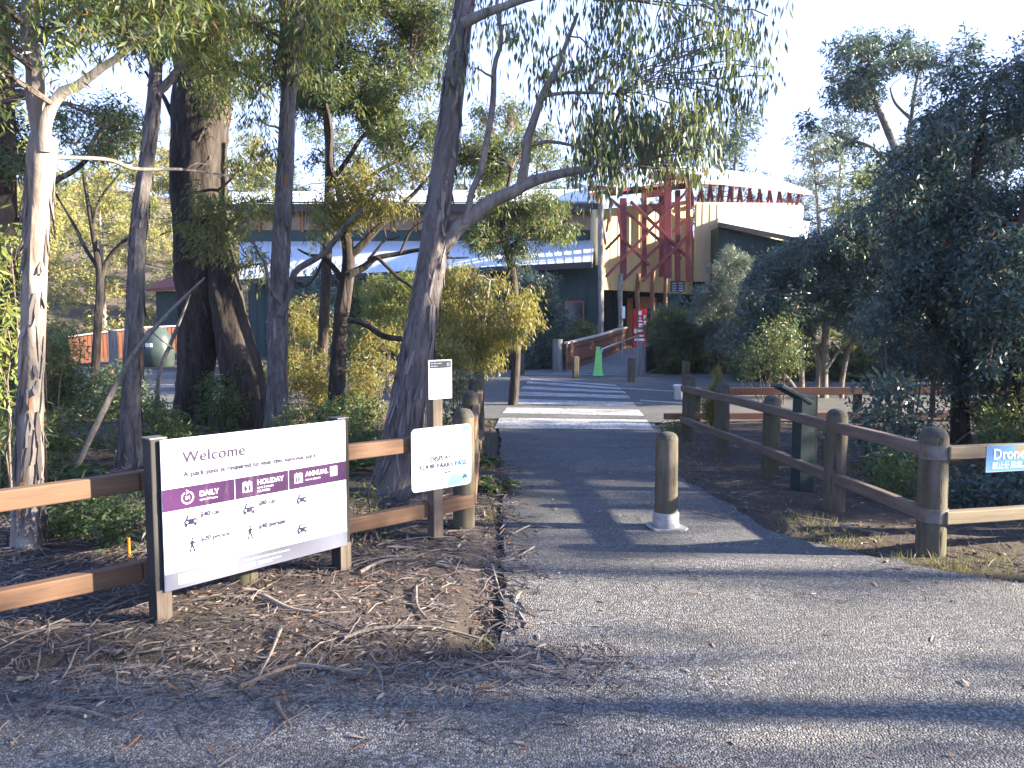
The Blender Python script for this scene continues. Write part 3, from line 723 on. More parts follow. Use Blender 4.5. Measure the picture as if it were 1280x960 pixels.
# dark green metal post box with slanted lid inside the right fence
p = gp(999, 617); p.z = 0
o = thing('metal_post_box', 'dark green metal post with slanted flap top behind the right fence', 'post', p)
mb = MB(); mb.box((p.x + 0.02, p.y, 0.47), (0.15, 0.15, 1.0), 0.25); mb.build('body', M['green_metal'], o, bevel=0.006)
mb = MB(); mb.beam((p.x - 0.26, p.y - 0.05, 1.07), (p.x + 0.06, p.y + 0.02, 0.90), 0.19, 0.035); mb.build('flap', M['green_metal'], o, bevel=0.004)
mb = MB(); mb.beam((p.x + 0.115, p.y - 0.02, 0.0), (p.x + 0.115, p.y - 0.02, 0.97), 0.045, 0.06); mb.build('side_strip', M['log'], o, bevel=0.004)

# ================================================================== signs
_fc = {}
def text2d(body, size, align='LEFT', bold=0.0, spacing=1.0):
    cu = bpy.data.curves.new('lettering', 'FONT'); cu.body = body; cu.size = size; cu.align_x = align; cu.space_character = spacing
    cu.offset = bold; cu.resolution_u = 3; cu.fill_mode = 'FRONT'
    ob = bpy.data.objects.new('lettering', cu); col.objects.link(ob)
    dg = bpy.context.evaluated_depsgraph_get(); me = bpy.data.meshes.new_from_object(ob.evaluated_get(dg))
    vs = [tuple(v.co) for v in me.vertices]; fs = [tuple(p_.vertices) for p_ in me.polygons]
    bpy.data.objects.remove(ob); bpy.data.curves.remove(cu); bpy.data.meshes.remove(me)
    return vs, fs
class Panel:
    """a flat board: u along, v down in metres from its top left corner"""
    def __init__(s, tl, along, w, h, normal): s.o = Vector(tl); s.a = Vector(along).normalized(); s.w = w; s.h = h; s.n = Vector(normal).normalized(); s.layers = {}; s.cur = None
    def pt(s, u, v, k=0.0): return s.o + s.a * u - Vector((0, 0, v)) + s.n * k
    def mb(s, m): return s.layers.setdefault((m, s.cur), MB())
    def part(s, n): s.cnt = getattr(s, 'cnt', 0) + 1; s.cur = (n, s.cnt); return s
    def poly(s, m, pts, k=0.002): s.mb(m).add([s.pt(u, v, k) for u, v in pts], [tuple(range(len(pts)))])
    def rect(s, m, u0, v0, u1, v1, k=0.002): s.poly(m, [(u0, v0), (u0, v1), (u1, v1), (u1, v0)], k)
    def text(s, m, body, u, v, size, k=0.004, **kw):
        vs, fs = text2d(body, size, **kw); s.mb(m).add([s.pt(u + x, v - y, k) for x, y, _ in vs], fs)
    def ring(s, m, u, v, r0, r1, a0=0, a1=360, k=0.004, n=28):
        for i in range(n):
            t0, t1 = R(a0 + (a1 - a0) * i / n), R(a0 + (a1 - a0) * (i + 1) / n)
            s.poly(m, [(u + r0 * math.cos(t0), v - r0 * math.sin(t0)), (u + r1 * math.cos(t0), v - r1 * math.sin(t0)), (u + r1 * math.cos(t1), v - r1 * math.sin(t1)), (u + r0 * math.cos(t1), v - r0 * math.sin(t1))], k)
    def finish(s, names, parent):
        for (m, c), b in s.layers.items(): b.build(c[0] if c else names.get(m, 'print'), M[m], parent)
def car_icon(p, m, u, v, s, hole):
    P = lambda pts: [(u + a * s, v - b * s) for a, b in pts]
    p.poly(m, P([(-.34, .12), (-.24, .42), (.24, .42), (.34, .12), (.46, 0.02), (.46, -.28), (-.46, -.28), (-.46, .02)]), 0.004)
    p.poly(m, P([(-.42, -.27), (-.42, -.42), (-.26, -.42), (-.26, -.27)]), 0.004); p.poly(m, P([(.26, -.27), (.26, -.42), (.42, -.42), (.42, -.27)]), 0.004)
    p.poly(hole, P([(-.24, .12), (-.17, .34), (.17, .34), (.24, .12)]), 0.0055)
    for x in (-.30, .30): p.ring(hole, u + x * s, v + .10 * s, 0, .085 * s, k=0.0055, n=12)
def walker_icon(p, m, u, v, s):
    P = lambda pts: [(u + a * s, v - b * s) for a, b in pts]
    p.ring(m, u + .04 * s, v - .43 * s, 0, .075 * s, n=14)
    p.poly(m, P([(-.06, .32), (.10, .32), (.09, -.02), (-.07, -.02)]))
    p.poly(m, P([(-.06, .30), (-.20, .06), (-.15, .03), (-.02, .24)])); p.poly(m, P([(.09, .30), (.24, .12), (.21, .07), (.05, .20)]))
    p.poly(m, P([(-.07, 0), (.02, 0), (-.12, -.48), (-.21, -.48)])); p.poly(m, P([(.0, 0), (.10, 0), (.24, -.46), (.15, -.48)]))
def calendar_icon(p, m, hole, u, v, s, num):
    p.rect(m, u - s / 2, v - s / 2, u + s / 2, v + s / 2, 0.004)
    p.rect(hole, u - s * .36, v - s * .16, u + s * .36, v + s * .38, 0.0052)
    for x in (-.22, .22): p.rect(m, u + x * s - .05 * s, v - .62 * s, u + x * s + .05 * s, v - .45 * s, 0.004)
    p.text(m, num, u, v + s * .33, s * .62, 0.0062, align='CENTER', bold=s * .012)
def greek(p, m, u, v, w, rows, size, seed=0, k=0.004):
    rs = random.Random(seed)
    for r in range(rows):
        x = u; end = u + w * (1 if r < rows - 1 else 0.6)
        while x < end:
            l = rs.uniform(0.6, 2.6) * size; p.rect(m, x, v + r * size * 1.9, min(x + l, end), v + r * size * 1.9 + size * 0.62, k); x += l + size * 0.5

# the big welcome sign
SL = gp(207, 792); SL.z = 0; SR = gp(433, 724); SR.z = 0
al = (SR - SL).normalized(); nn = Vector((al.y, -al.x, 0))
ws = thing('welcome_sign', 'large white welcome sign with purple band and park pass prices on two dark posts', 'sign', SL)
for p in (SL, SR):
    mb = MB(); ca = math.atan2(al.y, al.x)
    mb.box(p - nn * 0.055 + Vector((0, 0, 0.50)), (0.085, 0.095, 1.10), ca); po = mb.build('post', M['post_shade'], ws, bevel=0.006)
    mb = MB(); mb.box(p - nn * 0.004 + Vector((0, 0, 0.115)), (0.08, 0.012, 0.25), ca); mb.build('lit_face', M['post_grey'], po)  # lighter plate paints the sunlit front of the post foot
    mb = MB(); mb.box(p - nn * 0.055 + Vector((0, 0, 1.053)), (0.095, 0.105, 0.010), ca); mb.build('post_cap', M['strap'], po, bevel=0.003)
W_, H_ = (SR - SL).length, 0.815
pn = Panel(SL + Vector((0, 0, 1.045)) + nn * 0.016, al, W_, H_, nn)
mb = MB(); mb.prism([pn.pt(0, 0), pn.pt(W_, 0), pn.pt(W_, H_), pn.pt(0, H_)], -nn * 0.012); mb.build('panel', M['p_white'], ws, bevel=0.003)
U, Vv = W_, H_
pn.part('purple_band'); pn.rect('p_purple', 0.001, .325 * Vv, U - 0.001, .473 * Vv, 0.0015)
pn.part('footer_band'); pn.rect('p_grey', 0.001, .885 * Vv, U - 0.001, Vv - 0.001, 0.0015)
pn.part('heading'); pn.text('p_violet', 'Welcome', .098 * U, .165 * Vv, 0.088, bold=0.0007, spacing=1.06)
pn.part('heading_rule'); pn.rect('p_violet', .10 * U, .188 * Vv, .135 * U, .190 * Vv)
pn.part('subheading'); pn.text('p_violet', 'A park pass is required to visit this national park', .10 * U, .258 * Vv, 0.0405, bold=0.0010, spacing=1.04)
for s_ in (.348, .642): pn.rect('p_white', s_ * U - .0015, .325 * Vv, s_ * U + .0015, .473 * Vv, 0.003); pn.rect('p_paleblue', s_ * U - .001, .473 * Vv, s_ * U + .001, .885 * Vv, 0.003)
pn.part('clock_icon'); pn.ring('p_white', .115 * U, .40 * Vv, .028, .035, 120, 420, 0.003); pn.poly('p_white', [(.115 * U - .006, .40 * Vv - .045), (.115 * U - .006, .40 * Vv - .018), (.115 * U + .012, .40 * Vv - .031)], .003)
pn.text('p_white', '24', .115 * U, .40 * Vv + .009, .027, .003, align='CENTER', bold=.0004)
pn.part('daily_lettering'); pn.text('p_white', 'DAILY', .172 * U, .405 * Vv, .040, .003, bold=.0012); pn.text('p_white', 'up to 24 hours', .172 * U, .435 * Vv, .017, .003, bold=.0003)
pn.part('calendar_icon'); calendar_icon(pn, 'p_white', 'p_purple', .413 * U, .398 * Vv, .058, '2')
pn.part('holiday_lettering'); pn.text('p_white', 'HOLIDAY', .466 * U, .393 * Vv, .040, .003, bold=.0012); pn.text('p_white', 'up to 2 months', .466 * U, .422 * Vv, .017, .003, bold=.0003); pn.text('p_white', 'ALL PARKS', .466 * U, .448 * Vv, .017, .003, bold=.0005)
pn.part('calendar_icon'); calendar_icon(pn, 'p_white', 'p_purple', .70 * U, .398 * Vv, .058, '12')
pn.part('annual_lettering'); pn.text('p_white', 'ANNUAL', .742 * U, .393 * Vv, .040, .003, bold=.0012); pn.text('p_white', 'one or all parks', .742 * U, .425 * Vv, .017, .003, bold=.0003)
pn.part('white_square'); pn.rect('p_white', .895 * U, .35 * Vv, .94 * U, .425 * Vv, .003)
pn.part('car_icon'); car_icon(pn, 'p_navy', .127 * U, .556 * Vv, .076, 'p_white'); pn.part('walker_icon'); walker_icon(pn, 'p_navy', .13 * U, .728 * Vv, .085)
pn.part('or_lettering'); pn.text('p_paleblue', 'OR', .098 * U, .665 * Vv, .036, bold=.0007)
pn.part('price_lettering'); pn.text('p_violet', '$40 car', .172 * U, .545 * Vv, .038, bold=.0009); greek(pn, 'p_violet', .172 * U, .562 * Vv, .15 * U, 2, .0065, 1)
pn.part('price_lettering'); pn.text('p_violet', '$20 person', .172 * U, .712 * Vv, .038, bold=.0009); greek(pn, 'p_violet', .172 * U, .735 * Vv, .14 * U, 2, .0060, 2)
pn.part('car_icon'); car_icon(pn, 'p_navy', .42 * U, .553 * Vv, .076, 'p_white'); pn.part('walker_icon'); walker_icon(pn, 'p_navy', .422 * U, .728 * Vv, .085)
pn.part('or_lettering'); pn.text('p_paleblue', 'OR', .395 * U, .665 * Vv, .036, bold=.0007)
pn.part('price_lettering'); pn.text('p_violet', '$80 car', .468 * U, .545 * Vv, .038, bold=.0009); greek(pn, 'p_violet', .468 * U, .562 * Vv, .15 * U, 2, .0065, 3)
pn.part('price_lettering'); pn.text('p_violet', '$40 person', .468 * U, .712 * Vv, .038, bold=.0009); greek(pn, 'p_violet', .468 * U, .735 * Vv, .12 * U, 2, .0060, 4)
pn.part('car_icon'); car_icon(pn, 'p_violet', .717 * U, .556 * Vv, .070, 'p_white'); pn.part('car_icon'); car_icon(pn, 'p_violet', .717 * U, .784 * Vv, .070, 'p_white')
pn.part('small_print'); greek(pn, 'p_paleblue', .86 * U, .64 * Vv, .05 * U, 1, .011, 6)
pn.part('footer_lettering'); greek(pn, 'p_white', .24 * U, .905 * Vv, .09 * U, 5, .007, 7, .003); pn.rect('p_white', .348 * U - .001, .895 * Vv, .348 * U + .001, .985 * Vv, .003)
greek(pn, 'p_white', .385 * U, .915 * Vv, .42 * U, 1, .012, 8, .003); pn.rect('p_white', .385 * U, .945 * Vv, .445 * U, .975 * Vv, .003); greek(pn, 'p_grey', .39 * U, .953 * Vv, .05 * U, 1, .014, 9, .0045)
greek(pn, 'p_white', .46 * U, .95 * Vv, .13 * U, 2, .007, 10, .003)
pn.part('footer_patch'); pn.rect('p_white', .06 * U, .905 * Vv, .18 * U, .97 * Vv, .003)
pn.finish({'p_purple': 'purple_band', 'p_grey': 'footer_band', 'p_violet': 'violet_lettering', 'p_white': 'white_lettering', 'p_navy': 'navy_icons', 'p_paleblue': 'pale_lettering'}, ws)
mb = MB()
for u, v in ((.02, .03), (.02, .30), (.02, .52), (.02, .77), (.75, .10), (.98, .03), (.98, .52), (.98, .9)):
    c = pn.pt(u * U, v * Vv, .003); mb.tube([c - nn * .004, c], .004, 8)
mb.build('screws', M['strap'], ws)

# display-your-pass sign and notice on one slim post
a2 = Vector((0.76, 0.65, 0)).normalized(); n2 = Vector((a2.y, -a2.x, 0)); QP = Vector((-0.595, 5.65, 0)) + n2 * 0.035
ps = thing('pass_sign', 'white rounded parks pass sign on a slim brown post at the fence corner', 'sign', QP)
mb = MB(); ca = math.atan2(a2.y, a2.x); mb.box(QP + Vector((0, 0, .65)), (.085, .09, 1.4), ca); mb.build('post', M['post_grey'], ps, bevel=.005)
w2, h2 = .535, .462
p2 = Panel(Vector((-.775, 5.50, .905)) + n2 * 0.087, a2, w2, h2, n2)
rp2 = []
for i in range(7): a = R(90 + 90 * i / 6); rp2.append((.035 + .035 * math.cos(a), .035 - .035 * math.sin(a)))
for i in range(7): a = R(180 + 90 * i / 6); rp2.append((.035 + .035 * math.cos(a), h2 - .035 - .035 * math.sin(a)))
for i in range(7): a = R(270 + 90 * i / 6); rp2.append((w2 - .035 + .035 * math.cos(a), h2 - .035 - .035 * math.sin(a)))
for i in range(7): a = R(0 + 90 * i / 6); rp2.append((w2 - .035 + .035 * math.cos(a), .035 - .035 * math.sin(a)))
mb = MB(); mb.prism([p2.pt(u, v) for u, v in rp2], -n2 * .004); mb.build('panel', M['p_white'], ps)
# aqua sweep down the right side and a blue corner
p2.poly('p_aqua', [(w2 * .99, h2 * .36), (w2 * .80, h2 * .52), (w2 * .66, h2 * .74), (w2 * .58, h2 * .97), (w2 * .9, h2 * .97), (w2 * .97, h2 * .94), (w2 * .99, h2 * .88)], .0012)
p2.poly('p_blue', [(w2 * .84, h2 * .02), (w2 * .87, h2 * .11), (w2 * .985, h2 * .13), (w2 * .985, h2 * .07), (w2 * .93, h2 * .01)], .0012)
p2.text('p_navy', 'DISPLAY', w2 * .66, h2 * .545, .052, .003, align='RIGHT', bold=.001)
p2.text('p_navy', 'YOUR PARKS PASS', w2 * .915, h2 * .66, .052, .003, align='RIGHT', bold=.001)
greek(p2, 'p_violet', w2 * .54, h2 * .735, w2 * .15, 1, .018, 3, .003)
for dx, dy, r_ in ((0, 0, .012), (.014, .012, .008), (-.012, .014, .009)): p2.ring('p_violet', w2 * .885 + dx, h2 * .84 + dy, r_ * .4, r_, k=.003, n=12)
p2.finish({'p_aqua': 'aqua_sweep', 'p_blue': 'blue_corner', 'p_navy': 'lettering', 'p_violet': 'small_print'}, ps)
tb = MB()
for u, v in ((.5, .12), (.5, .85)):
    c = p2.pt(u * w2, v * h2, .0035); tb.tube([c - n2 * .004, c], .006, 10)
tb.build('bolts', M['strap'], ps)
w3, h3 = .205, .285
p3 = Panel(QP + Vector((0, 0, 1.395)) - a2 * w3 * .40 + n2 * .052, a2, w3, h3, n2)
nb = thing('notice', 'small white notice with black header strip above the parks pass sign', 'sign', p3.pt(w3 / 2, h3))
mb = MB(); mb.prism([p3.pt(0, 0), p3.pt(w3, 0), p3.pt(w3, h3), p3.pt(0, h3)], -n2 * .005); mb.build('panel', M['p_white'], nb)
p3.rect('p_black', .008, .008, w3 - .008, .060, .0012)
greek(p3, 'p_paleblue', .016, .022, .10, 2, .010, 4, .0025); p3.ring('p_paleblue', w3 - .035, .034, .007, .013, k=.0025, n=14)
p3.finish({'p_black': 'header', 'p_paleblue': 'header_lettering'}, nb)

# blue drones sign on the right fence
tl = gp(1226, 553); 
dY = 5.47; tl = at(1219, 553.5, dY); 
p4 = Panel(Vector((tl.x, PE.y + er.y * (tl.x - PE.x) / er.x - 0.122, tl.z)), er, .56, .19, Vector((er.y, -er.x, 0)))
ds = thing('drones_sign', 'blue and white drones sign fixed to the right fence rail', 'sign', p4.pt(.28, .19))
mb = MB(); mb.prism([p4.pt(0, 0), p4.pt(.56, 0), p4.pt(.56, .19), p4.pt(0, .19)], -p4.n * .006); mb.build('panel', M['p_blue'], ds)
for q in ((0, 0, .56, .005), (0, .185, .56, .19), (0, .005, .005, .185)): p4.rect('p_paleblue', *q, .0012)
p4.text('p_white', 'Drones', .055, .098, .105, .0022, bold=.0016); p4.text('p_white', '禁止使用無人機', .05, .163, .052, .0022, bold=.0004)
p4.finish({'p_paleblue': 'border', 'p_white': 'lettering'}, ds)

# ================================================================== the visitor building
B = thing('visitor_centre', 'dark green visitor centre with pale roofs, cream walls and red lattice entry beyond the crossing', 'building', (3, 36, 0))
def panel_wall(name, pts_px, depth, m, ribs=0.0, parent=B, vertical=True):
    """pts_px: four (px, py, Y) corners, clockwise from bottom left; extruded back by depth"""
    q = [at(*p) for p in pts_px]; mb = MB(); n = (q[3] - q[0]).cross(q[1] - q[0]).normalized()
    if n.y > 0: n = -n
    mb.prism(q, -n * depth)
    if ribs:
        k = int((q[3] - q[0]).length / ribs) if not vertical else int((q[1] - q[2]).length / ribs)
        k = int((q[3] - q[0]).length / ribs)
        for i in range(1, k):
            f = i / k; a, b = q[0].lerp(q[3], f), q[1].lerp(q[2], f)
            mb.beam(a + n * .008, b + n * .008, ribs * 0.42, .03, up=n)
    return mb.build(name, m, parent)
def ground_wall(name, a, b, ztop_a, ztop_b, depth, m, z0=-0.1, ribs=0.0):
    a, b = Vector((*a, 0)), Vector((*b, 0)); mb = MB()
    mb.prism([a + Vector((0, 0, z0)), a + Vector((0, 0, ztop_a)), b + Vector((0, 0, ztop_b)), b + Vector((0, 0, z0))], (0, depth, 0))
    if ribs:
        k = int((b - a).length / ribs)
        for i in range(k + 1):
            p = a.lerp(b, i / k); zt = ztop_a + (ztop_b - ztop_a) * i / k; mb.box((p.x, p.y - .012, (z0 + zt) / 2), (.04, .03, zt - z0 - .02))
    return mb.build(name, m, B)
# left wing: long pale roof, green wall below, amber clerestory above
eR, eL, tR, tL = at(740, 327, 33), at(300, 349, 38.5), at(742, 299, 38.5), at(300, 301, 44)
mb = MB(); up = (tL - eL).cross(eR - eL).normalized(); up = up if up.z > 0 else -up
mb.prism([eL, eR, tR, tL], -up * .12)
k = 46
for i in range(k + 1): mb.beam(eL.lerp(eR, i / k) + up * .006, tL.lerp(tR, i / k) + up * .006, .05, .014, up=up)
mb.build('left_roof', M['roof'], B)
mb = MB(); mb.beam(eL + Vector((0, -.06, -.14)), eR + Vector((0, -.06, -.14)), .08, .26); mb.build('fascia', M['roof_edge'], B)
wl, wr = eL + Vector((0, 1.2, 0)), eR + Vector((.4, 1.2, 0))
ground_wall('green_wall', (wl.x, wl.y), (wr.x, wr.y), wl.z - .1, wr.z - .05, .2, M['green_wall'], ribs=.45)
for a, b, y0, y1 in ((706, 729, 377, 405), (682, 700, 380, 404)):
    q = [at(a, y1, 34.2), at(a, y0, 34.2), at(b, y0, 34.2), at(b, y1, 34.2)]
    o = MB().prism(q, (0, .06, 0)).build('window', M['glass'], B)
    mb = MB()
    for i in range(4): mb.beam(q[i] + Vector((0, -.02, 0)), q[(i + 1) % 4] + Vector((0, -.02, 0)), .06, .08)
    mb.build('window_frame', M['slat'], o)
panel_wall('clerestory_wall', [(300, 301, 43.8), (300, 252, 43.8), (742, 252, 38.3), (742, 301, 38.3)], .2, M['green_wall'])
for i in range(15):
    f0, f1 = i / 15 + .006, (i + 1) / 15 - .006
    A = lambda f, y: at(300, y, 43.8).lerp(at(742, y, 38.3), f) + Vector((-.03, -.10, 0))
    MB().prism([A(f0, 288), A(f0, 266), A(f1, 266), A(f1, 288)], (.01, .045, 0)).build('window', M['amber_glass'], B)
    mb = MB(); mb.beam(A(f0 - .006, 290), A(f0 - .006, 263), .12, .10); mb.build('mullion', M['door'], B)
e1, e2, e3, e4 = at(290, 256, 43), at(752, 255, 37.5), at(752, 236, 46), at(290, 240, 52)
mb = MB(); mb.prism([e1, e2, e3, e4], (0, 0, -.16)); mb.build('upper_roof', M['roof'], B)
mb = MB(); mb.beam(e1 + Vector((0, -.08, -.18)), e2 + Vector((0, -.08, -.18)), .1, .42); mb.build('fascia', M['roof_edge'], B)
# entry tower: cream-yellow corrugated skin hung over the recessed entrance
panel_wall('entry_cladding', [(745, 361.5, 36), (745, 262, 36), (866, 250, 38.5), (866, 368, 38.5)], .15, M['yellow_wall'], .42)
panel_wall('side_cladding', [(738, 360, 38.2), (738, 262, 38.2), (744.6, 262, 35.98), (744.6, 360.5, 35.98)], .12, M['cream_wall'])
ground_wall('recess_wall', (wr.x, 39.0), (9.6, 40.2), 4.2, 4.2, .2, M['green_wall'], ribs=.45)
ground_wall('recess_side_wall', (wr.x - .1, wr.y + .21), (wr.x + .1, 38.98), 4.6, 4.2, .1, M['green_wall'])
mb = MB(); mb.prism([at(738, 361.5, 36.1), at(866, 369, 38.6), at(866, 369, 38.6) + Vector((.4, 2.2, .2)), at(738, 361.5, 36.1) + Vector((.2, 3.5, .3))], (0, 0, .12)); mb.build('soffit', M['roof_edge'], B)
d = MB()
for px, w_ in ((787.5, .30), (817, .26)): a = at(px, 372, 38.2); d.box((a.x, a.y, (a.z + .4) / 2), (w_, .14, a.z - .4))
a, b = at(800, 378, 38.2), at(818, 378, 38.2); d.beam(a, b, .12, .55); d.build('door_frame', M['door'], B, bevel=.01)
# red lattice
lat = [(779, 248, 349, 8, 34.6), (805, 238, 347, 6, 34.9), (834.5, 214, 348, 9, 34.6), (860, 232, 352, 5, 34.8), (827, 234, 346, 6, 36.9), (847, 238, 352, 6, 36.6)]
for x, y0, y1, wpx, Y in lat:
    mb = MB(); mb.beam(at(x, y1, Y), at(x, y0, Y), wpx / F * Y, .22, up=(0, 1, 0)); mb.build('lattice_post', M['red_steel'], B, bevel=.01)
br = [(757, 346, 857, 241), (779, 350, 861, 271), (803, 352, 860, 294), (757, 244, 852, 323), (788, 252, 853, 314), (812, 254, 832, 274), (836, 320, 860, 296), (836, 300, 860, 322), (779, 300, 812, 332), (805, 272, 836, 246), (757, 312, 782, 286)]
for i, (x0, y0, x1, y1) in enumerate(br):
    Y = 34.35 + (i % 2) * .22 + i * .012; mb = MB(); mb.beam(at(x0, y0, Y), at(x1, y1, Y), .12, .17, up=(0, 1, 0)); mb.build('lattice_brace', M['red_steel'], B, bevel=.008)
for x0, y0, x1, y1, Y, h in ((737, 236, 778, 240, 34.5, .34), (806, 243, 829, 241, 35.2, .30), (812, 220, 873, 222, 34.2, .26), (820, 216, 868, 228, 35.5, .22), (756, 242, 872, 231, 36.0, .25)):
    mb = MB(); mb.beam(at(x0, y0, Y), at(x1, y1, Y), .2, h); mb.build('header_beam', M['red_steel'], B, bevel=.01)
for x0, y0, x1, y1 in ((746, 240, 757, 306), (772, 262, 778, 300), (764, 252, 758, 290), (857, 238, 866, 300)):
    mb = MB(); mb.beam(at(x0, y0, 34.0), at(x1, y1, 34.0), .1, .1); mb.build('strut', M['red_steel'], B)
# natural log columns of the entry
for x0, y0, x1, y1, wpx, Y, m in ((752, 244, 749.5, 440, 6.6, 32.6, 'pole_log'), (776.5, 342, 774, 425, 6.2, 34.2, 'pole_log'), (798, 342, 796, 425, 6.2, 35.3, 'pole_red'), (817, 335, 814, 425, 5.6, 35.5, 'pole_red'), (833, 340, 831, 425, 5, 36, 'pole_red')):
    mb = MB(); a, b = at(x0, y0, Y), at(x1, y1, Y); n = 26
    bark_tube(mb, [b, b.lerp(a, .3) + Vector((.04, 0, 0)), b.lerp(a, .7) - Vector((.03, 0, 0)), a], [wpx / 2 / F * Y * 1.08, wpx / 2 / F * Y, wpx / 2 / F * Y, wpx / 2 / F * Y * .92], 14, .2, .06, 0, int(x0))
    mb.build('log_column', M[m], B, smooth=True)
# right wing: pale walls, open red truss strip, curved white roof, low green block
panel_wall('end_wall', [(869, 352, 37.6), (871, 255, 37.6), (907, 256, 38), (907, 352, 38)], .2, M['cream_wall'], .36)
panel_wall('long_wall', [(907, 300, 38.1), (907, 256, 38.1), (1004, 257, 47), (1004, 300, 47)], .2, M['cream_wall'], .36)
for i in range(22):
    f = i / 21; x = 866 + 130 * f; Y = 38.0 + 8.2 * f; x2 = x + (3.5 if i % 2 else -3.5)
    yt = 229 + 10 * f if x > 905 else 224 + (x - 866) * .12
    mb = MB(); mb.beam(at(x, 256, Y), at(x2, yt, Y), .12, .14); mb.build('truss_strut', M['red_steel'], B)
mb = MB(); mb.beam(at(866, 255, 37.9), at(1000, 256, 46.8), .14, .18); mb.build('truss_chord', M['red_steel'], B)
lo = [(735, 240, 34.2), (800, 232, 34.8), (850, 224, 35.4), (905, 227, 37), (950, 232.5, 41), (985, 237, 44), (1013, 241, 47)]
hi = [(760, 222, 44), (800, 212, 46), (850, 207, 47), (912, 213, 48), (950, 217.5, 49), (985, 228, 49.5), (1015, 239.5, 50)]
lo = [at(*p) for p in lo]; hi = [at(*p) for p in hi]; mb = MB()
for i in range(len(lo) - 1): mb.prism([lo[i], lo[i + 1], hi[i + 1], hi[i]], (0, 0, -.14))
mb.build('curved_roof', M['roof'], B)
mb = MB()
for i in range(len(lo) - 1): mb.beam(lo[i] + Vector((0, -.06, -.12)), lo[i + 1] + Vector((0, -.06, -.10)), .08, .13)
mb.build('fascia', M['red_steel'], B)
q = [at(897, 277, 36), at(1008, 299, 36), at(1012, 277, 43), at(906, 262, 42.5)]
mb = MB(); mb.prism(q, (0, 0, -.12)); mb.build('low_roof', M['roof'], B)
mb = MB(); mb.beam(q[0] + Vector((0, -.05, -.14)), q[1] + Vector((0, -.05, -.14)), .08, .2); mb.build('fascia', M['roof_edge'], B)
ground_wall('green_block', (q[0].x + .15, 36.3), (q[1].x - .2, 36.3), q[0].z - .2, q[1].z - .2, 5.5, M['green_wall'], ribs=.5)
ground_wall('end_wall_base', (at(870, 350, 37.9).x, 37.9), (at(898, 350, 38.2).x, 38.2), at(870, 350, 37.9).z, at(898, 350, 38.2).z, .2, M['green_wall'])
mb = MB(); a = at(838, 365, 34.9); b = at(856, 351, 34.9); mb.prism([a, Vector((a.x, a.y, b.z)), b, Vector((b.x, a.y, a.z))], (0, .06, 0)); o = mb.build('notice_board', M['roof_edge'], B)
mb = MB()
for i in range(4):
    for j in range(2):
        u0, v0 = 840 + j * 8.5, 353.5 + i * 3; a, b = at(u0, v0 + 1.3, 34.88), at(u0 + 5.5, v0, 34.88); mb.prism([a, Vector((a.x, a.y, b.z)), b, Vector((b.x, a.y, a.z))], (0, .012, 0))
mb.build('notice_lines', M['p_paleblue'], o)
mb = MB(); a, b = at(777.5, 398, 33.9), at(781.5, 383, 33.9); mb.prism([a, Vector((a.x, a.y, b.z)), b, Vector((b.x, a.y, a.z))], (0, .03, 0)); mb.build('wall_plate', M['white'], B)

# ramp to the entrance with slatted balustrades
Lp = [Vector(p) for p in ((1.75, 25.9, .02), (3.47, 30, .28), (4.65, 33.5, .48), (5.35, 36, .6), (5.8, 39, .6))]
Rp = [Vector(p) for p in ((4.3, 24.7, .02), (6.5, 30, .28), (7.6, 33.5, .48), (8.6, 36, .6), (9.3, 39, .6))]
mb = MB()
for i in range(4): mb.prism([Lp[i] + Vector((0, 0, .03)), Rp[i] + Vector((0, 0, .03)), Rp[i + 1] + Vector((0, 0, .03)), Lp[i + 1] + Vector((0, 0, .03))], (0, 0, -.5))
kind(mb.build('ramp', M['ramp']), 'structure')
def balustrade(label, pts, h, m, name='slatted_balustrade'):
    t = thing(name, label, 'balustrade', (pts[0].x, pts[0].y, 0)); sl = MB(); hr = MB(); bk = MB()
    for a, b in zip(pts, pts[1:]):
        n = max(2, int((b - a).length / .14)); 
        for i in range(n):
            p = a.lerp(b, (i + .5) / n); sl.box((p.x, p.y, p.z + h / 2 + .02), (.115, .03, h - .04), math.atan2(b.y - a.y, b.x - a.x))
        hr.beam(a + Vector((0, 0, h + .03)), b + Vector((0, 0, h + .03)), .15, .06)
        for z in (.25, .8): bk.beam(a + Vector((.05, .08, h * z)), b + Vector((.05, .08, h * z)), .05, .09)
    sl.build('slats', m, t); hr.build('handrail', M['handrail'], t); bk.build('frame', M['slat_dark'], t); return t
balustrade('red-brown slatted balustrade with pale handrail on the left of the ramp', [Vector((1.85, 26.3, 0.05)), Vector((3.45, 30, .28)), Vector((4.6, 33.5, .48)), Vector((5.25, 35.4, .55))], .95, M['slat'])
balustrade('dark slatted balustrade with pale handrail on the right of the ramp', [Vector((4.35, 25.0, .05)), Vector((6.5, 30.0, .28)), Vector((7.7, 33.6, .48))], .90, M['slat_dark'])
balustrade('red-brown slatted balustrade far left beyond the car park', [Vector((-17.6, 30.5, 0)), Vector((-15.2, 31.2, .35)), Vector((-13.6, 32.5, .45)), Vector((-11.5, 33.5, .5))], 1.15, M['slat'])
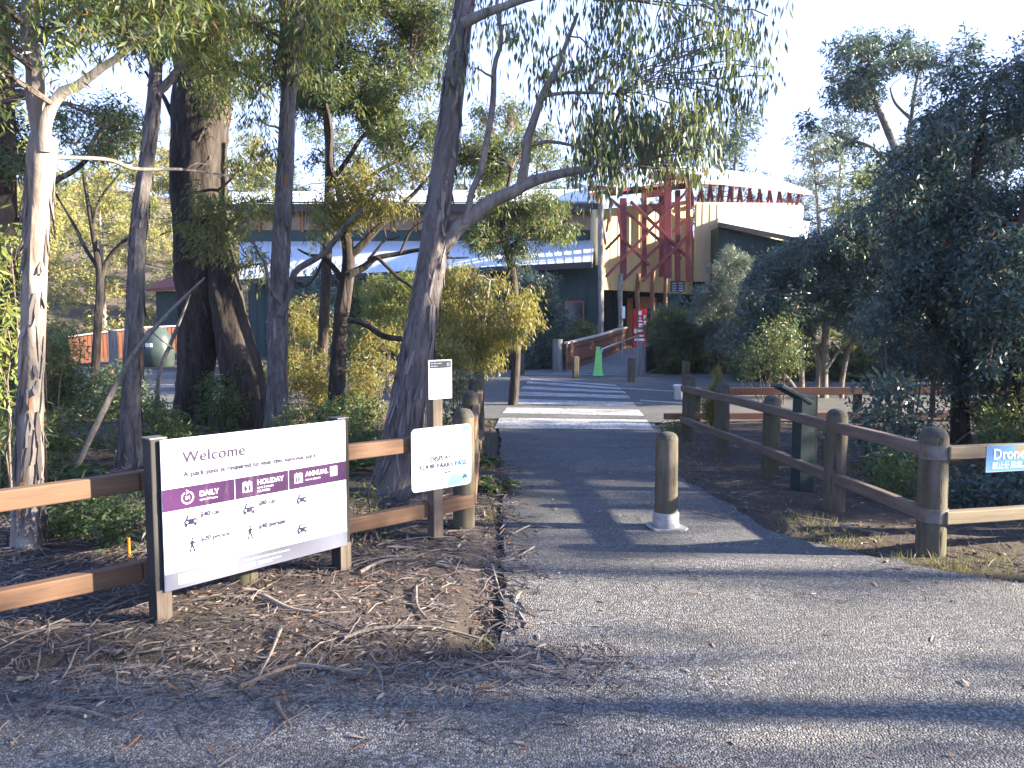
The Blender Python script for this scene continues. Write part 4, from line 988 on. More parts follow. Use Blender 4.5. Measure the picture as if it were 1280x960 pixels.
for (px, base, top, wpx, lab) in ((697, 466, 424, 13, 'thick grey timber pole at the start of the left ramp balustrade'), (800, 471, 428, 11.5, 'thick grey timber pole at the start of the right ramp balustrade'), (142.5, 463, 413, 11, 'thick grey timber pole by the far left balustrade')):
    p = gp(px, base); h = at(px, top, p.y).z; mb = MB(); r = wpx / 2 / F * p.y
    bark_tube(mb, [(p.x, p.y, -.1), (p.x, p.y, h * .5), (p.x, p.y, h)], [r, r * .98, r * .95], 16, .12, .05, 0, px)
    o = mb.build('timber_pole', M['stump'], None, (p.x, p.y, 0), smooth=True); tag(o, lab, 'pole', 'thick grey timber poles at the ramp ends')
# steel handrail up the ramp
hr = thing('steel_handrail', 'thin steel handrail on posts up the middle of the ramp behind the green cone', 'handrail', (3.1, 25.8, 0))
pts = [Vector((2.98, 25.6, .72)), Vector((3.0, 25.7, .83)), Vector((4.05, 28.2, 1.05)), Vector((5.0, 30.6, 1.22))]
mb = MB(); mb.tube(pts, .026, 10); mb.build('rail', M['steel'], hr, smooth=True)
for p in (pts[1], pts[2], pts[3]): mb = MB(); mb.tube([(p.x, p.y, 0), (p.x, p.y, p.z - .01)], .022, 10); mb.build('post', M['steel'], hr, smooth=True)
# fluorescent cone
p = gp(747.5, 469.5, .04); mb = MB(); 
def frus(z0, z1, a0, a1): mb.add([(p.x + x * a, p.y + y * a, z) for z, a in ((z0, a0), (z1, a1)) for x, y in ((-1, -1), (1, -1), (1, 1), (-1, 1))], [(3, 2, 1, 0), (4, 5, 6, 7), (0, 1, 5, 4), (1, 2, 6, 5), (2, 3, 7, 6), (3, 0, 4, 7)])
frus(.04, .10, .16, .15); frus(.10, .86, .135, .065); frus(.86, .92, .055, .05); frus(.92, .95, .075, .07)
o = mb.build('safety_cone', M['lime'], None, (p.x, p.y, .04), bevel=.008); tag(o, 'fluorescent green four-sided safety cone standing on the ramp entry', 'cone')
# red display board by the door
t = thing('red_display_board', 'tall red board with white notices beside the entrance door', 'notice board', at(799, 432, 35.2) * 1.0); 
t.location.z = .6
a, b = at(791, 432, 35.2), at(808.5, 386, 35.2); a.z = .58; mb = MB(); mb.prism([a, Vector((a.x, a.y, b.z)), b, Vector((b.x, a.y, a.z))], (0, .25, 0)); mb.build('board', M['red_board'], t, bevel=.01)
mb = MB()
for u0, v0, u1, v1 in ((798, 389, 802, 394), (799, 396.5, 801.5, 399), (798, 400, 803, 402.5), (798.5, 404.5, 803.5, 409), (804.5, 394, 807.5, 399), (804.5, 401, 807.5, 407), (792.5, 411, 796, 416.5), (797, 412, 806.5, 415), (799, 418.5, 805, 421), (793, 423, 805, 426)):
    a, b = at(u0, v1, 35.17), at(u1, v0, 35.17); mb.prism([a, Vector((a.x, a.y, b.z)), b, Vector((b.x, a.y, a.z))], (0, .02, 0))
mb.build('white_notices', M['white'], t)
# bell-shaped bin across the car park
p = gp(197.5, 459); t = thing('bell_bin', 'dark green bell-shaped recycling bin across the car park', 'bin', (p.x, p.y, .03))
mb = MB(); mb.lathe((p.x, p.y, .03), [(.55, 0), (.60, .06), (.62, .5), (.60, .85), (.53, 1.15), (.40, 1.38), (.22, 1.52), (.05, 1.57)], 32); mb.build('shell', M['dome'], t, smooth=True)
mb = MB(); mb.tube([(p.x, p.y, 1.55), (p.x, p.y, 1.66)], .07, 12); mb.build('lifting_eye', M['strap'], t, smooth=True)
mb = MB()
for i in range(6):
    t0, t1 = R(232 + i * 8), R(240 + i * 8)
    mb.quad(*[(p.x + .617 * math.cos(a_), p.y + .617 * math.sin(a_), z) for a_, z in ((t0, .80), (t1, .80), (t1, .95), (t0, .95))])
mb.build('label_plate', M['white'], t)
# small far shelter roof beyond the car park
t = thing('shelter', 'low shelter with dark red roof far left beyond the car park', 'shelter', (-21.5, 46, 0))
a, b = at(183, 361, 46), at(236, 357, 46); zb = min(a.z, b.z); mb = MB(); mb.prism([a, b, b + Vector((0, 3, .9)), a + Vector((0, 3, .9))], (0, 0, -.18)); mb.build('roof', M['red_steel'], t)
mb = MB(); mb.box(((a.x + b.x) / 2, 48, zb / 2 - .1), ((b.x - a.x) * .9, 2.2, zb)); mb.build('wall', M['green_wall'], t)

# ================================================================== trees and shrubs
# --- left foreground
tree('gum_tree', 'pale cream-barked gum tree forking near the left picture edge behind the fence', 'tree',
     pxpath([(34, 700, 38), (37, 610, 32), (40, 480, 28), (43, 350, 27), (48, 250, 30), (52, 195, 32), (54, 170, 28)], 5.45),
     [pxpath([(50, 200, 22), (46, 130, 21), (38, 50, 19), (30, -60, 16), (26, -260, 10)], 5.45),
      pxpath([(56, 190, 16), (76, 120, 13), (120, 88, 10), (158, 62, 8), (205, 25, 4)], 5.4)],
     fill_clumps([(-80, -80), (225, -80), (205, 60), (130, 98), (60, 70), (20, 110), (-80, 150)], 5.4, .9, 40, 36, seed=2),
     M['bark_cream'], M['leaf_gum'], L=.085, W=.018, rho=.85, droop=.45, flare=.25, strips=160)
tree('wattle_tree', 'dark slender wattle at the left picture edge behind the cream gum', 'tree',
     pxpath([(12, 575, 26), (8, 400, 24), (6, 280, 27), (3, 100, 25), (-6, -120, 18)], 9.0),
     [pxpath([(8, 290, 14), (60, 235, 8), (110, 200, 5)], 9.0)],
     fill_clumps([(40, 140), (100, 112), (165, 140), (160, 190), (90, 205), (20, 215), (-60, 200), (-60, 60), (20, 90)], 9.4, .8, 26, 34, squash=.5, seed=4),
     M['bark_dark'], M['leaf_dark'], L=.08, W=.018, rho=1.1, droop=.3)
# a bleached dead limb from the cream gum
mb = MB(); bark_tube(mb, [at(44, 196, 5.6), at(132, 199, 6.2), at(168, 211, 6.4), at(228, 212, 6.6), at(287, 220, 6.9)], [.015, .014, .015, .012, .006], 8, .06, .12, 0, 3)
bark_tube(mb, [at(232, 212, 6.6), at(246, 204, 6.6), at(264, 207, 6.7)], [.009, .007, .004], 7, .06, .1, 0, 4)
for o_ in [o_ for o_ in bpy.data.objects if o_.get('label', '').startswith('pale cream-barked')]: mb.build('dead_limb', M['dead'], o_, smooth=True)

tree('stringybark_tree', 'slim grey stringybark trunk bending left, between the cream gum and the giant trunk', 'tree',
     pxpath([(165, 594, 34), (163, 540, 25), (166, 450, 22), (170, 350, 20), (175, 265, 18), (184, 200, 17), (192, 130, 17), (196, 60, 14), (206, -60, 10), (215, -220, 6)], 8.7),
     [pxpath([(196, 115, 12), (222, 88, 8), (262, 60, 5)], 8.7), pxpath([(195, 90, 9), (170, 50, 6), (140, 10, 4)], 8.7)],
     fill_clumps([(120, -70), (310, -80), (310, 90), (240, 130), (205, 75), (140, 90)], 8.9, .8, 30, 34, seed=7),
     M['bark_grey'], M['leaf_gum'], L=.095, W=.02, rho=.9, droop=.5, flare=.3, strips=200)

tree('giant_gum_tree', 'giant dark-barked gum with a flared, split base behind the welcome sign', 'tree',
     pxpath([(236, 546, 46), (244, 480, 44), (250, 410, 50), (251, 340, 60), (250, 250, 62), (251, 150, 66), (251, 60, 62), (249, -60, 54), (246, -300, 40)], 12.4),
     [pxpath([(270, 120, 10), (330, 70, 6), (340, 20, 4)], 12.2), pxpath([(230, 180, 9, ), (205, 120, 5), (180, 90, 3)], 12.2)],
     px_clumps([(252, 75, 34, 11.2), (268, 118, 26, 11.2), (300, 38, 40, 11.3), (232, 20, 36, 11.5), (322, 100, 28, 11.8), (258, 252, 26, 11.1), (298, 268, 34, 11.2), (272, 302, 30, 11.0), (318, 330, 26, 11.4),
                (300, 205, 20, 11.6), (335, 250, 26, 12), (322, 20, 34, 12), (240, 285, 18, 11.2)], 11.4),
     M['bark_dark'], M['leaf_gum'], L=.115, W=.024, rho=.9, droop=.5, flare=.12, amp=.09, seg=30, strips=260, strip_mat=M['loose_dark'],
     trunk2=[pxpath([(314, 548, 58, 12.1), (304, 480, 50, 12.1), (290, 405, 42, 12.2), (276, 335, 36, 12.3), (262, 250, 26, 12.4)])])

tree('stringybark_tree', 'straight grey stringybark trunk rising directly behind the middle of the welcome sign', 'tree',
     pxpath([(343, 570, 38), (346, 500, 27), (348, 400, 24), (352, 300, 22), (357, 200, 20), (360, 130, 19), (366, 70, 20), (374, 0, 17), (386, -120, 11)], 10.2),
     [pxpath([(362, 110, 13), (356, 50, 11), (350, -10, 9), (330, -120, 5)], 10.2), pxpath([(350, 395, 8), (372, 340, 8), (420, 300, 7), (452, 262, 5)], 10.1), pxpath([(352, 380, 5), (330, 330, 4), (316, 300, 3)], 10.0)],
     fill_clumps([(290, -80), (450, -80), (430, 60), (385, 90), (310, 110)], 10.2, .8, 26, 30, seed=9) + px_clumps([(400, 275, 16), (396, 300, 10), (330, 190, 18), (318, 150, 20)], 10),
     M['bark_grey'], M['leaf_gum'], L=.10, W=.02, rho=.85, droop=.6, flare=.3, strips=200)

tree('branching_wattle', 'small dark wattle with spreading bare branches and bright yellow-green crown left of the leaning trunk', 'tree',
     pxpath([(417, 542, 24), (422, 460, 19), (428, 390, 19), (436, 330, 16), (432, 290, 12)], 12.0),
     [pxpath([(433, 345, 11), (470, 322, 7), (530, 313, 5), (585, 322, 2)], 11.7), pxpath([(430, 355, 9), (404, 322, 5), (372, 312, 2)], 12), pxpath([(435, 322, 11), (470, 286, 8), (520, 242, 5), (562, 200, 3)], 12), pxpath([(500, 318, 4), (512, 290, 3), (540, 270, 1.5)], 11.7), pxpath([(460, 325, 4), (480, 300, 3), (500, 296, 1.5)], 11.7), pxpath([(405, 322, 4), (395, 345, 3), (378, 360, 1.5)], 12), pxpath([(530, 313, 4), (548, 335, 3), (570, 350, 1.5)], 11.7),
      pxpath([(436, 315, 11), (425, 262, 9), (412, 205, 8), (409, 130, 5)], 12.2), pxpath([(434, 400, 7), (480, 420, 8), (530, 428, 5)], 11.7), pxpath([(470, 320, 5), (500, 350, 4), (520, 366, 3)], 11.6)],
     fill_clumps([(440, 205), (500, 182), (552, 200), (556, 240), (520, 275), (450, 270), (405, 290), (385, 262)], 11.7, .5, 20, 22, seed=12),
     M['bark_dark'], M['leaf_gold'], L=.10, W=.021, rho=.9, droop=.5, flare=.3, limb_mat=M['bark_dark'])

tree('dense_wattle', 'tall dark dense-crowned wattle behind the small branching wattle', 'tree',
     pxpath([(398, 520, 14), (404, 420, 13), (410, 300, 12), (412, 200, 11), (409, 120, 9), (420, 20, 6)], 15.5),
     [pxpath([(411, 230, 7), (455, 170, 5), (500, 120, 3)], 15.5), pxpath([(410, 260, 6), (470, 215, 5), (535, 160, 3)], 15.5)],
     fill_clumps([(380, -60), (565, -60), (552, 110), (545, 205), (480, 185), (440, 150), (395, 150), (372, 90)], 15.5, 1.2, 25, 85, seed=14) + px_clumps([(395, 200, 14), (450, 205, 16), (375, 60, 20)], 15.5),
     M['bark_dark'], M['leaf_dark'], L=.12, W=.026, rho=1.35, droop=.4)

# --- the big leaning trunk with the branch over the path
t6 = tree('leaning_gum_tree', 'big leaning grey gum at the fence corner with one branch reaching over the path', 'tree',
     pxpath([(488, 636, 60), (496, 590, 48), (508, 520, 46), (520, 450, 41), (532, 380, 37), (543, 310, 35), (551, 240, 31), (560, 170, 28), (568, 100, 26), (576, 40, 24), (583, -20, 22), (595, -160, 15)], 7.3),
     [pxpath([(550, 318, 18), (572, 286, 20), (595, 268, 19), (625, 247, 17), (660, 232, 14), (700, 218, 11), (745, 210, 8), (795, 206, 5)], 7.3),
      pxpath([(650, 238, 13), (656, 200, 11), (668, 150, 10), (683, 108, 8), (702, 68, 6), (722, 15, 4)], 7.3),
      pxpath([(580, 280, 10), (590, 240, 8), (605, 180, 8), (618, 115, 7), (626, 50, 5), (632, -40, 4)], 7.25),
      pxpath([(684, 106, 5), (706, 93, 4), (740, 90, 3)], 7.3), pxpath([(678, 120, 5), (715, 116, 4), (770, 118, 3)], 7.3), pxpath([(578, 30, 14), (630, 8, 9), (720, -8, 6), (820, -6, 4)], 7.1),
      pxpath([(668, 180, 5), (700, 178, 4), (730, 180, 3)], 7.3)],
     fill_clumps([(712, 160), (770, 140), (840, 155), (890, 130), (900, 185), (860, 205), (800, 222), (735, 225)], 7.4, .7, 24, 66, seed=20)
     + fill_clumps([(600, -60), (985, -70), (965, 0), (940, 90), (905, 170), (760, 150), (690, 110), (640, 50)], 7.3, .9, 30, 52, seed=21)
     + px_clumps([(572, 62, 20, 6.8), (590, 85, 18, 6.7), (560, 95, 14, 6.8), (640, 30, 26), (930, 22, 22), (955, 85, 14), (945, 60, 16), (965, 95, 12), (900, 110, 24), (880, 60, 26), (840, 90, 24), (905, 20, 26), (860, 20, 26), (960, 20, 18), (780, 232, 14), (870, 215, 12), (750, 228, 14)], 7.1),
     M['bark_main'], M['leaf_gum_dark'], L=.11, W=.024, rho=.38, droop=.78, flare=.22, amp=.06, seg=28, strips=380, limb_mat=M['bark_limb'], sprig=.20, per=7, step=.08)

tree('olive_wattle', 'olive wattle hanging over the pale left roof just right of the leaning trunk', 'tree',
     pxpath([(640, 510, 12), (646, 420, 11), (640, 340, 10), (628, 280, 7), (640, 210, 4)], 15.5),
     [pxpath([(635, 310, 6), (670, 285, 5), (712, 275, 3)], 15.5)],
     fill_clumps([(600, 255), (660, 240), (715, 245), (725, 290), (700, 312), (650, 322), (590, 318)], 15.5, .6, 20, 26, squash=.6, seed=25) + fill_clumps([(575, 130), (640, 140), (690, 180), (640, 235), (575, 220)], 16.5, .8, 22, 16, seed=26),
     M['bark_dark'], M['leaf_dark'], L=.11, W=.024, rho=1.2, droop=.5)
tree('golden_sapling', 'sunlit golden-olive sapling on a thin pale stem at the left path edge', 'tree',
     pxpath([(603, 548, 7), (601, 500, 6), (602, 450, 6), (606, 400, 5), (612, 350, 3)], 11.9),
     [pxpath([(603, 420, 5), (640, 385, 3), (662, 370, 2)], 11.9), pxpath([(604, 410, 5), (575, 370, 3), (556, 350, 2)], 11.9)],
     fill_clumps([(556, 345), (600, 330), (650, 338), (672, 380), (665, 440), (625, 470), (590, 455), (560, 420), (545, 380)], 11.9, .5, 17, 46, seed=28),
     M['bark_limb'], M['leaf_gold'], L=.085, W=.018, rho=.95, droop=.55, flare=.1)
tree('bare_wattle', 'thin dark wattle with open bare twigs in front of the far left forest', 'tree',
     pxpath([(117, 486, 10), (121, 420, 9.5), (125, 345, 9), (116, 290, 6), (104, 215, 4)], 20),
     [pxpath([(126, 350, 7), (152, 305, 5), (192, 268, 3)], 20), pxpath([(122, 335, 5), (92, 285, 4), (62, 232, 2)], 20), pxpath([(116, 280, 4), (130, 240, 3), (150, 215, 2)], 20)],
     px_clumps([(104, 205, 16), (150, 215, 14), (70, 230, 15), (185, 262, 14), (150, 250, 9), (120, 245, 9)], 20),
     M['bark_dark'], M['leaf_dark'], L=.13, W=.03, rho=.8, droop=.35)

def shrub(label, spec, Y, leaf, L=.08, W=.024, rho=1.3, droop=.25, stems=5, name='shrub', group=None, dy=.5, squash=.85, per=9, sprig=.13, wood='twig', swidth=.014):
    """a bush standing on the ground: stems from its foot to its clumps"""
    cl = spec if isinstance(spec[0][0], Vector) else px_clumps(spec, Y, dy, squash)
    cx = sum(c.x for c, r in cl) / len(cl); cy = sum(c.y for c, r in cl) / len(cl)
    root = thing(name, label, 'shrub', (cx, cy, 0), group); mb = MB()
    for i in range(stems):
        c, r = cl[(i * 7) % len(cl)]; a = Vector((cx + (c.x - cx) * .35 + random.uniform(-.1, .1), cy + (c.y - cy) * .35 + random.uniform(-.15, .15), -.05))
        wiggle_branch(mb, a, c, swidth * random.uniform(.7, 1.2), swidth * .35, 7, .06, 0, 6)
    cl2 = [(np.array(c), r) for c, r in cl]
    pos, d, Ls, Ws, spg = clump_leaves(cl2, L, W, rho, droop, sprig, per)
    keep = pos[:, 2] > 0.03; pos, d, Ls, Ws = pos[keep], d[keep], Ls[keep], Ws[keep]
    for (c, r), s_ in zip(cl2, spg):
        for q in s_[: max(3, len(s_) // 6)][:14]: wiggle_branch(mb, c + (Vector((cx, cy, 0)) - Vector(c)) * .12, q, .004, .0015, 3, .12, 0, 3)
    mb.build('stems', M[wood], root, smooth=True)
    V, Q = leaf_quads(pos, d, Ls, Ws); mesh_np('foliage', V, Q, leaf, root)
    return root
def fern(p, n=11, length=.7, name='fern', label='green fern', group=None, mat='leaf_fern', seed=0):
    rs = np.random.default_rng(seed + 100); Vs = []; mb = MB(); pts = []; ds = []; Ls = []; Ws = []
    for i in range(n):
        a = 2 * math.pi * i / n + rs.uniform(-.3, .3); l = length * rs.uniform(.7, 1.15); e = rs.uniform(.5, 1.1); line = []
        for k in range(15):
            f = k / 14; r_ = l * (f * .85); z = l * (e * f - (e * .95) * f * f) + .02
            line.append((p[0] + r_ * math.cos(a), p[1] + r_ * math.sin(a), p[2] + max(.01, z)))
        mb.tube(line[::2] + [line[-1]], .004, 3)
        for k in range(2, 15):
            f = k / 14; q = np.array(line[k]); ll = l * .26 * (1 - f) ** .7 * min(1, f * 5) + .012
            for sgn in (-1, 1):
                for sub in (0, .5):
                    b = a + sgn * 1.25; q2 = q + (np.array(line[min(k + 1, 14)]) - q) * sub
                    pts.append(q2); ds.append((math.cos(b) + .3 * math.cos(a), math.sin(b) + .3 * math.sin(a), rs.uniform(-.25, .15))); Ls.append(ll * rs.uniform(.8, 1.1)); Ws.append(.020 + ll * .12)
    t = thing(name, label, 'fern', p, group)
    mb.build('stalks', M['twig'], t); V, Q = leaf_quads(np.array(pts), np.array(ds), np.array(Ls), np.array(Ws), .05); mesh_np('fronds', V, Q, M[mat], t); return t

# --- left understorey
G1 = 'dark shrubs under the left trees'
shrub('dark fern-like shrub below the rails left of the welcome sign', [(100, 650, 40), (140, 640, 38), (70, 655, 34), (170, 655, 24), (120, 620, 30), (150, 680, 26)], 5.6, M['leaf_fern'], .075, .016, 1.2, .2, dy=.25)
shrub('yellow-green sunlit shrub at the left picture edge', [(-10, 330, 36), (5, 390, 30), (-5, 440, 34), (12, 300, 22), (-20, 480, 36), (10, 425, 22)], 6.3, M['leaf_lime'], .10, .03, .9, .4, dy=.3)
shrub('dark shrub left of the leaning dead branch', fill_clumps([(50, 430), (95, 430), (115, 480), (150, 500), (150, 560), (100, 590), (50, 570)], 9.5, .7, 22, 24, seed=31), 9.5, M['leaf_dark'], .09, .02, 1.2, .3, 7)
shrub('dark shrub at the far left behind the top rail', fill_clumps([(-40, 470), (20, 460), (40, 540), (20, 600), (-40, 600)], 7.5, .5, 28, 16, seed=32), 7.5, M['leaf_dark'], .085, .02, 1.2, .3)
shrub('low mixed shrub between the slim bending trunk and the giant trunk', fill_clumps([(185, 500), (228, 490), (230, 570), (185, 580)], 10.2, .6, 18, 14, seed=33), 10, M['leaf_fern'], .08, .02, .9, .1)
shrub('low green shrub growing between the legs of the giant trunk', fill_clumps([(255, 480), (290, 470), (292, 545), (250, 550)], 11.6, .3, 15, 12, seed=34), 11.6, M['leaf_fern'], .08, .022, 1.0, .2)
shrub('olive shrub left of the branching wattle stem', fill_clumps([(360, 450), (410, 440), (408, 530), (360, 540)], 13, .5, 17, 16, seed=35), 13, M['leaf_gold'], .08, .02, .8, .2)
shrub('twiggy golden shrub between the branching wattle and the leaning trunk', fill_clumps([(440, 420), (500, 410), (505, 480), (470, 535), (440, 530)], 13.5, .6, 19, 22, seed=36), 13.5, M['leaf_gold'], .09, .02, .55, .3, 9)
shrub('golden low shrub behind the small notice', fill_clumps([(550, 450), (575, 430), (585, 480), (572, 510), (552, 500)], 9.8, .3, 13, 10, seed=37), 9.8, M['leaf_gold'], .07, .018, 1.0, .3)
shrub('bushy dark shrub under the left end of the pale roof', fill_clumps([(355, 355), (410, 345), (420, 420), (400, 455), (350, 450)], 27, 1.2, 20, 24, seed=38), 27, M['leaf_blue'], .16, .045, 1.2, .2)
shrub('bushy dark shrub below the middle of the pale roof', fill_clumps([(440, 365), (560, 350), (560, 455), (440, 455)], 27.5, 1.2, 22, 34, seed=39), 27.5, M['leaf_dark'], .16, .045, 1.2, .2)
shrub('tall dark shrub against the green wall left of the window', fill_clumps([(575, 350), (690, 342), (712, 400), (690, 458), (580, 458)], 28.5, 1.0, 20, 46, seed=40), 28.5, M['leaf_blue'], .15, .04, 1.4, .2)
shrub('dark rounded shrub under the window by the grey pole', fill_clumps([(690, 400), (735, 405), (742, 425), (700, 460), (680, 455)], 30.5, .8, 14, 20, seed=41), 30.5, M['leaf_dark'], .14, .04, 1.4, .2)
for k, (px, py, n, l, lab) in enumerate(((212, 560, 12, .75, 'fern at the foot of the slim bending trunk'), (262, 588, 12, .8, 'broad fern in front of the giant trunk'), (388, 572, 11, .7, 'fern between the straight trunk and the branching wattle'), (455, 590, 11, .6, 'fern left of the leaning trunk foot'),
                                         (70, 610, 12, .7, 'fern behind the top rail by the cream gum'), (20, 640, 10, .6, 'fern at the left picture edge by the cream gum foot'), (300, 570, 11, .7, 'fern right of the giant trunk just above the sign'))):
    p = gp(px, py); p.z = .02; fern(p, n, l, label=lab, group='ferns under the left trees', seed=k)
pp = gp(622, 618); pp.z = .03; fern(pp, 10, .36, label='dark green fern at the left path edge beside the corner post', seed=21)
pp = gp(607, 585); pp.z = .03; fern(pp, 9, .34, label='small fern by the second left fence post', seed=22)
shrub('pale green leafy plant between the welcome sign and the leaning trunk', [(455, 650, 16), (463, 676, 15), (450, 690, 13), (468, 640, 11), (446, 625, 10), (460, 620, 8)], 5.55, M['leaf_lime'], .055, .018, .55, -.1, 8, dy=.12)
shrub('tangled dark scrub behind the slim bending trunk on the near side of the car park', fill_clumps([(60, 450), (150, 460), (175, 480), (180, 540), (60, 560)], 13.5, .8, 18, 26, seed=70), 13.5, M['leaf_dark'], .10, .024, 1.1, .2, 7)
shrub('mixed green scrub between the giant trunk and the straight trunk', fill_clumps([(296, 470), (340, 440), (345, 545), (300, 550)], 13.0, .6, 16, 16, seed=71), 13, M['leaf_dark'], .09, .022, 1.0, .2)
shrub('leafy scrub just behind the top of the welcome sign', fill_clumps([(355, 500), (415, 490), (480, 520), (480, 570), (360, 580)], 9.2, .5, 18, 22, seed=72), 9.2, M['leaf_fern'], .075, .02, .9, .2, 7)
shrub('yellow-green scrub in front of the pale roof left of the branching wattle', fill_clumps([(358, 380), (408, 370), (412, 450), (360, 460)], 18, .8, 15, 20, seed=73), 18, M['leaf_gold'], .11, .026, .8, .3, 8)
shrub('tangled olive scrub in front of the green wall left of the leaning trunk', fill_clumps([(440, 350), (520, 345), (505, 430), (445, 430)], 19, .9, 17, 26, seed=74), 19, M['leaf_gum'], .12, .028, .7, .4, 8)
shrub('low dark scrub along the left fence corner behind the pass sign', fill_clumps([(545, 500), (585, 495), (590, 560), (545, 580)], 8.3, .3, 13, 10, seed=75), 8.3, M['leaf_dark'], .065, .018, .8, .2, 5)
# leaning dead branch and a thin dead stem
mb = MB(); b0 = gp(84, 604); b0.z = 0
bark_tube(mb, [Vector((b0.x, b0.y, -.03)), at(120, 532, b0.y + .15), at(165, 446, b0.y + .35), at(210, 392, b0.y + .5), at(256, 347, b0.y + .7)], [.034, .032, .028, .020, .010], 10, .08, .10, 0, 71)
o = mb.build('leaning_branch', M['dead'], None, (b0.x, b0.y, 0), smooth=True); tag(o, 'long pale dead branch leaning across the slim bending trunk', 'branch')
mb = MB(); b0 = gp(194, 540); b0.z = 0
bark_tube(mb, [Vector((b0.x, b0.y, -.03)), at(199, 470, b0.y), at(214, 428, b0.y), at(226, 398, b0.y), at(238, 368, b0.y)], [.034, .032, .028, .022, .012], 10, .08, .12, 0, 72)
bark_tube(mb, [at(216, 436, b0.y), at(196, 420, b0.y - .1), at(185, 410, b0.y - .1)], [.016, .012, .007], 8, .08, .1, 0, 73)
o = mb.build('dead_sapling', M['dead'], None, (b0.x, b0.y, 0), smooth=True); tag(o, 'thin crooked dead stem left of the giant trunk', 'sapling')

# --- right side
tree('tall_gum_tree', 'tall open-crowned gum above the right trees, leaning left against the sky', 'tree',
     pxpath([(1152, 466, 15), (1146, 380, 13), (1138, 290, 12), (1128, 212, 10), (1108, 160, 8), (1092, 120, 6), (1086, 70, 4)], 26),
     [pxpath([(1135, 255, 8), (1138, 190, 7), (1140, 140, 5), (1150, 90, 3)], 26), pxpath([(1124, 208, 5), (1085, 182, 4), (1035, 166, 2)], 26), pxpath([(1140, 150, 4), (1120, 130, 3), (1112, 110, 2)], 26)],
     fill_clumps([(1040, 70), (1075, 30), (1112, 27), (1135, 45), (1170, 45), (1215, 52), (1225, 90), (1190, 100), (1160, 88), (1130, 105), (1105, 95), (1085, 130), (1055, 122), (1022, 128)], 26, 1.4, 18, 44, seed=50)
     + px_clumps([(1006, 152, 15), (1016, 160, 10), (1062, 176, 14), (1048, 190, 10), (1080, 190, 14), (1085, 150, 12), (1150, 120, 16), (1160, 150, 14)], 26, .5),
     M['bark_limb'], M['leaf_blue'], L=.19, W=.05, rho=1.0, droop=.35)
tree('dense_wattle', 'tall dense blue-green wattle filling the right picture edge behind the drones sign', 'tree',
     pxpath([(1204, 570, 22), (1200, 500, 20), (1204, 420, 17), (1212, 320, 14), (1222, 200, 10), (1235, 100, 6)], 10.2),
     [pxpath([(1206, 470, 12), (1170, 400, 8), (1150, 330, 5)], 10.2), pxpath([(1210, 400, 10), (1255, 330, 7), (1290, 260, 5)], 10.2), pxpath([(1215, 300, 8), (1180, 230, 6), (1165, 160, 4)], 10.2)],
     fill_clumps([(1165, 120), (1200, 70), (1300, 45), (1420, 60), (1450, 440), (1290, 440), (1200, 400), (1130, 330), (1105, 240), (1150, 180)], 10.1, .7, 32, 118, seed=52),
     M['bark_dark'], M['leaf_blue'], L=.085, W=.026, rho=1.05, droop=.35)
tree('wattle_tree', 'second dark-stemmed wattle right of the dense one at the picture edge', 'tree',
     pxpath([(1262, 600, 20), (1268, 500, 18), (1258, 420, 14), (1270, 320, 11), (1290, 200, 8)], 9.2),
     [pxpath([(1265, 510, 9), (1300, 440, 7), (1330, 380, 5)], 9.2), pxpath([(1262, 450, 8), (1235, 400, 6), (1222, 360, 4)], 9.2)],
     fill_clumps([(1190, 330), (1300, 300), (1400, 330), (1400, 480), (1280, 490), (1225, 450)], 9.0, .8, 32, 34, seed=53),
     M['bark_dark'], M['leaf_blue'], L=.09, W=.028, rho=1.0, droop=.3)
tree('rounded_wattle', 'broad rounded blue-green wattle on several thin stems beyond the right fence', 'tree',
     pxpath([(1030, 498, 9), (1031, 440, 8.5), (1034, 380, 8), (1040, 320, 5)], 17),
     [pxpath([(1003, 500, 7), (1001, 440, 6.5), (1000, 380, 5), (985, 340, 3)], 16.8), pxpath([(1020, 498, 7), (1018, 430, 6), (1012, 370, 5), (1000, 310, 3)], 17.2), pxpath([(1052, 505, 6), (1060, 440, 6), (1075, 380, 5), (1090, 330, 3)], 17), pxpath([(1034, 460, 4), (1060, 430, 3), (1085, 420, 2)], 16.8),
      pxpath([(1003, 500, 5), (975, 460, 4), (955, 440, 2)], 16.6)],
     fill_clumps([(925, 400), (950, 350), (985, 312), (1035, 285), (1090, 268), (1150, 275), (1160, 330), (1140, 420), (1085, 430), (1040, 390), (985, 410), (935, 440), (918, 425)], 17.2, 1.3, 22, 190, seed=54),
     M['bark_limb'], M['leaf_blue'], L=.10, W=.030, rho=1.15, droop=.3)
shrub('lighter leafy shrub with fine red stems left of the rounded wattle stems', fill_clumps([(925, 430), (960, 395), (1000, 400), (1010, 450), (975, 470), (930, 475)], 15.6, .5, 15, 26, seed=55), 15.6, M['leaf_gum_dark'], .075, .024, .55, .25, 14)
shrub('feathery grey-green shrub in front of the pale end wall', fill_clumps([(868, 400), (882, 335), (900, 312), (925, 305), (930, 340), (922, 425), (870, 440)], 24.5, .7, 13, 46, seed=56), 24.5, M['leaf_grey'], .13, .014, 1.7, -.1, 8)
shrub('dark hedge-like shrub right of the ramp below the feathery shrub', fill_clumps([(820, 400), (870, 390), (930, 400), (940, 470), (880, 478), (822, 470)], 25.5, .8, 17, 46, seed=57), 25.5, M['leaf_dark'], .13, .034, 1.5, .2)
shrub('tall dark shrub beside the entrance to the right of the red board', fill_clumps([(815, 385), (850, 370), (872, 390), (870, 450), (830, 455)], 29, .6, 14, 24, seed=58), 29, M['leaf_blue'], .15, .03, 1.4, .1)
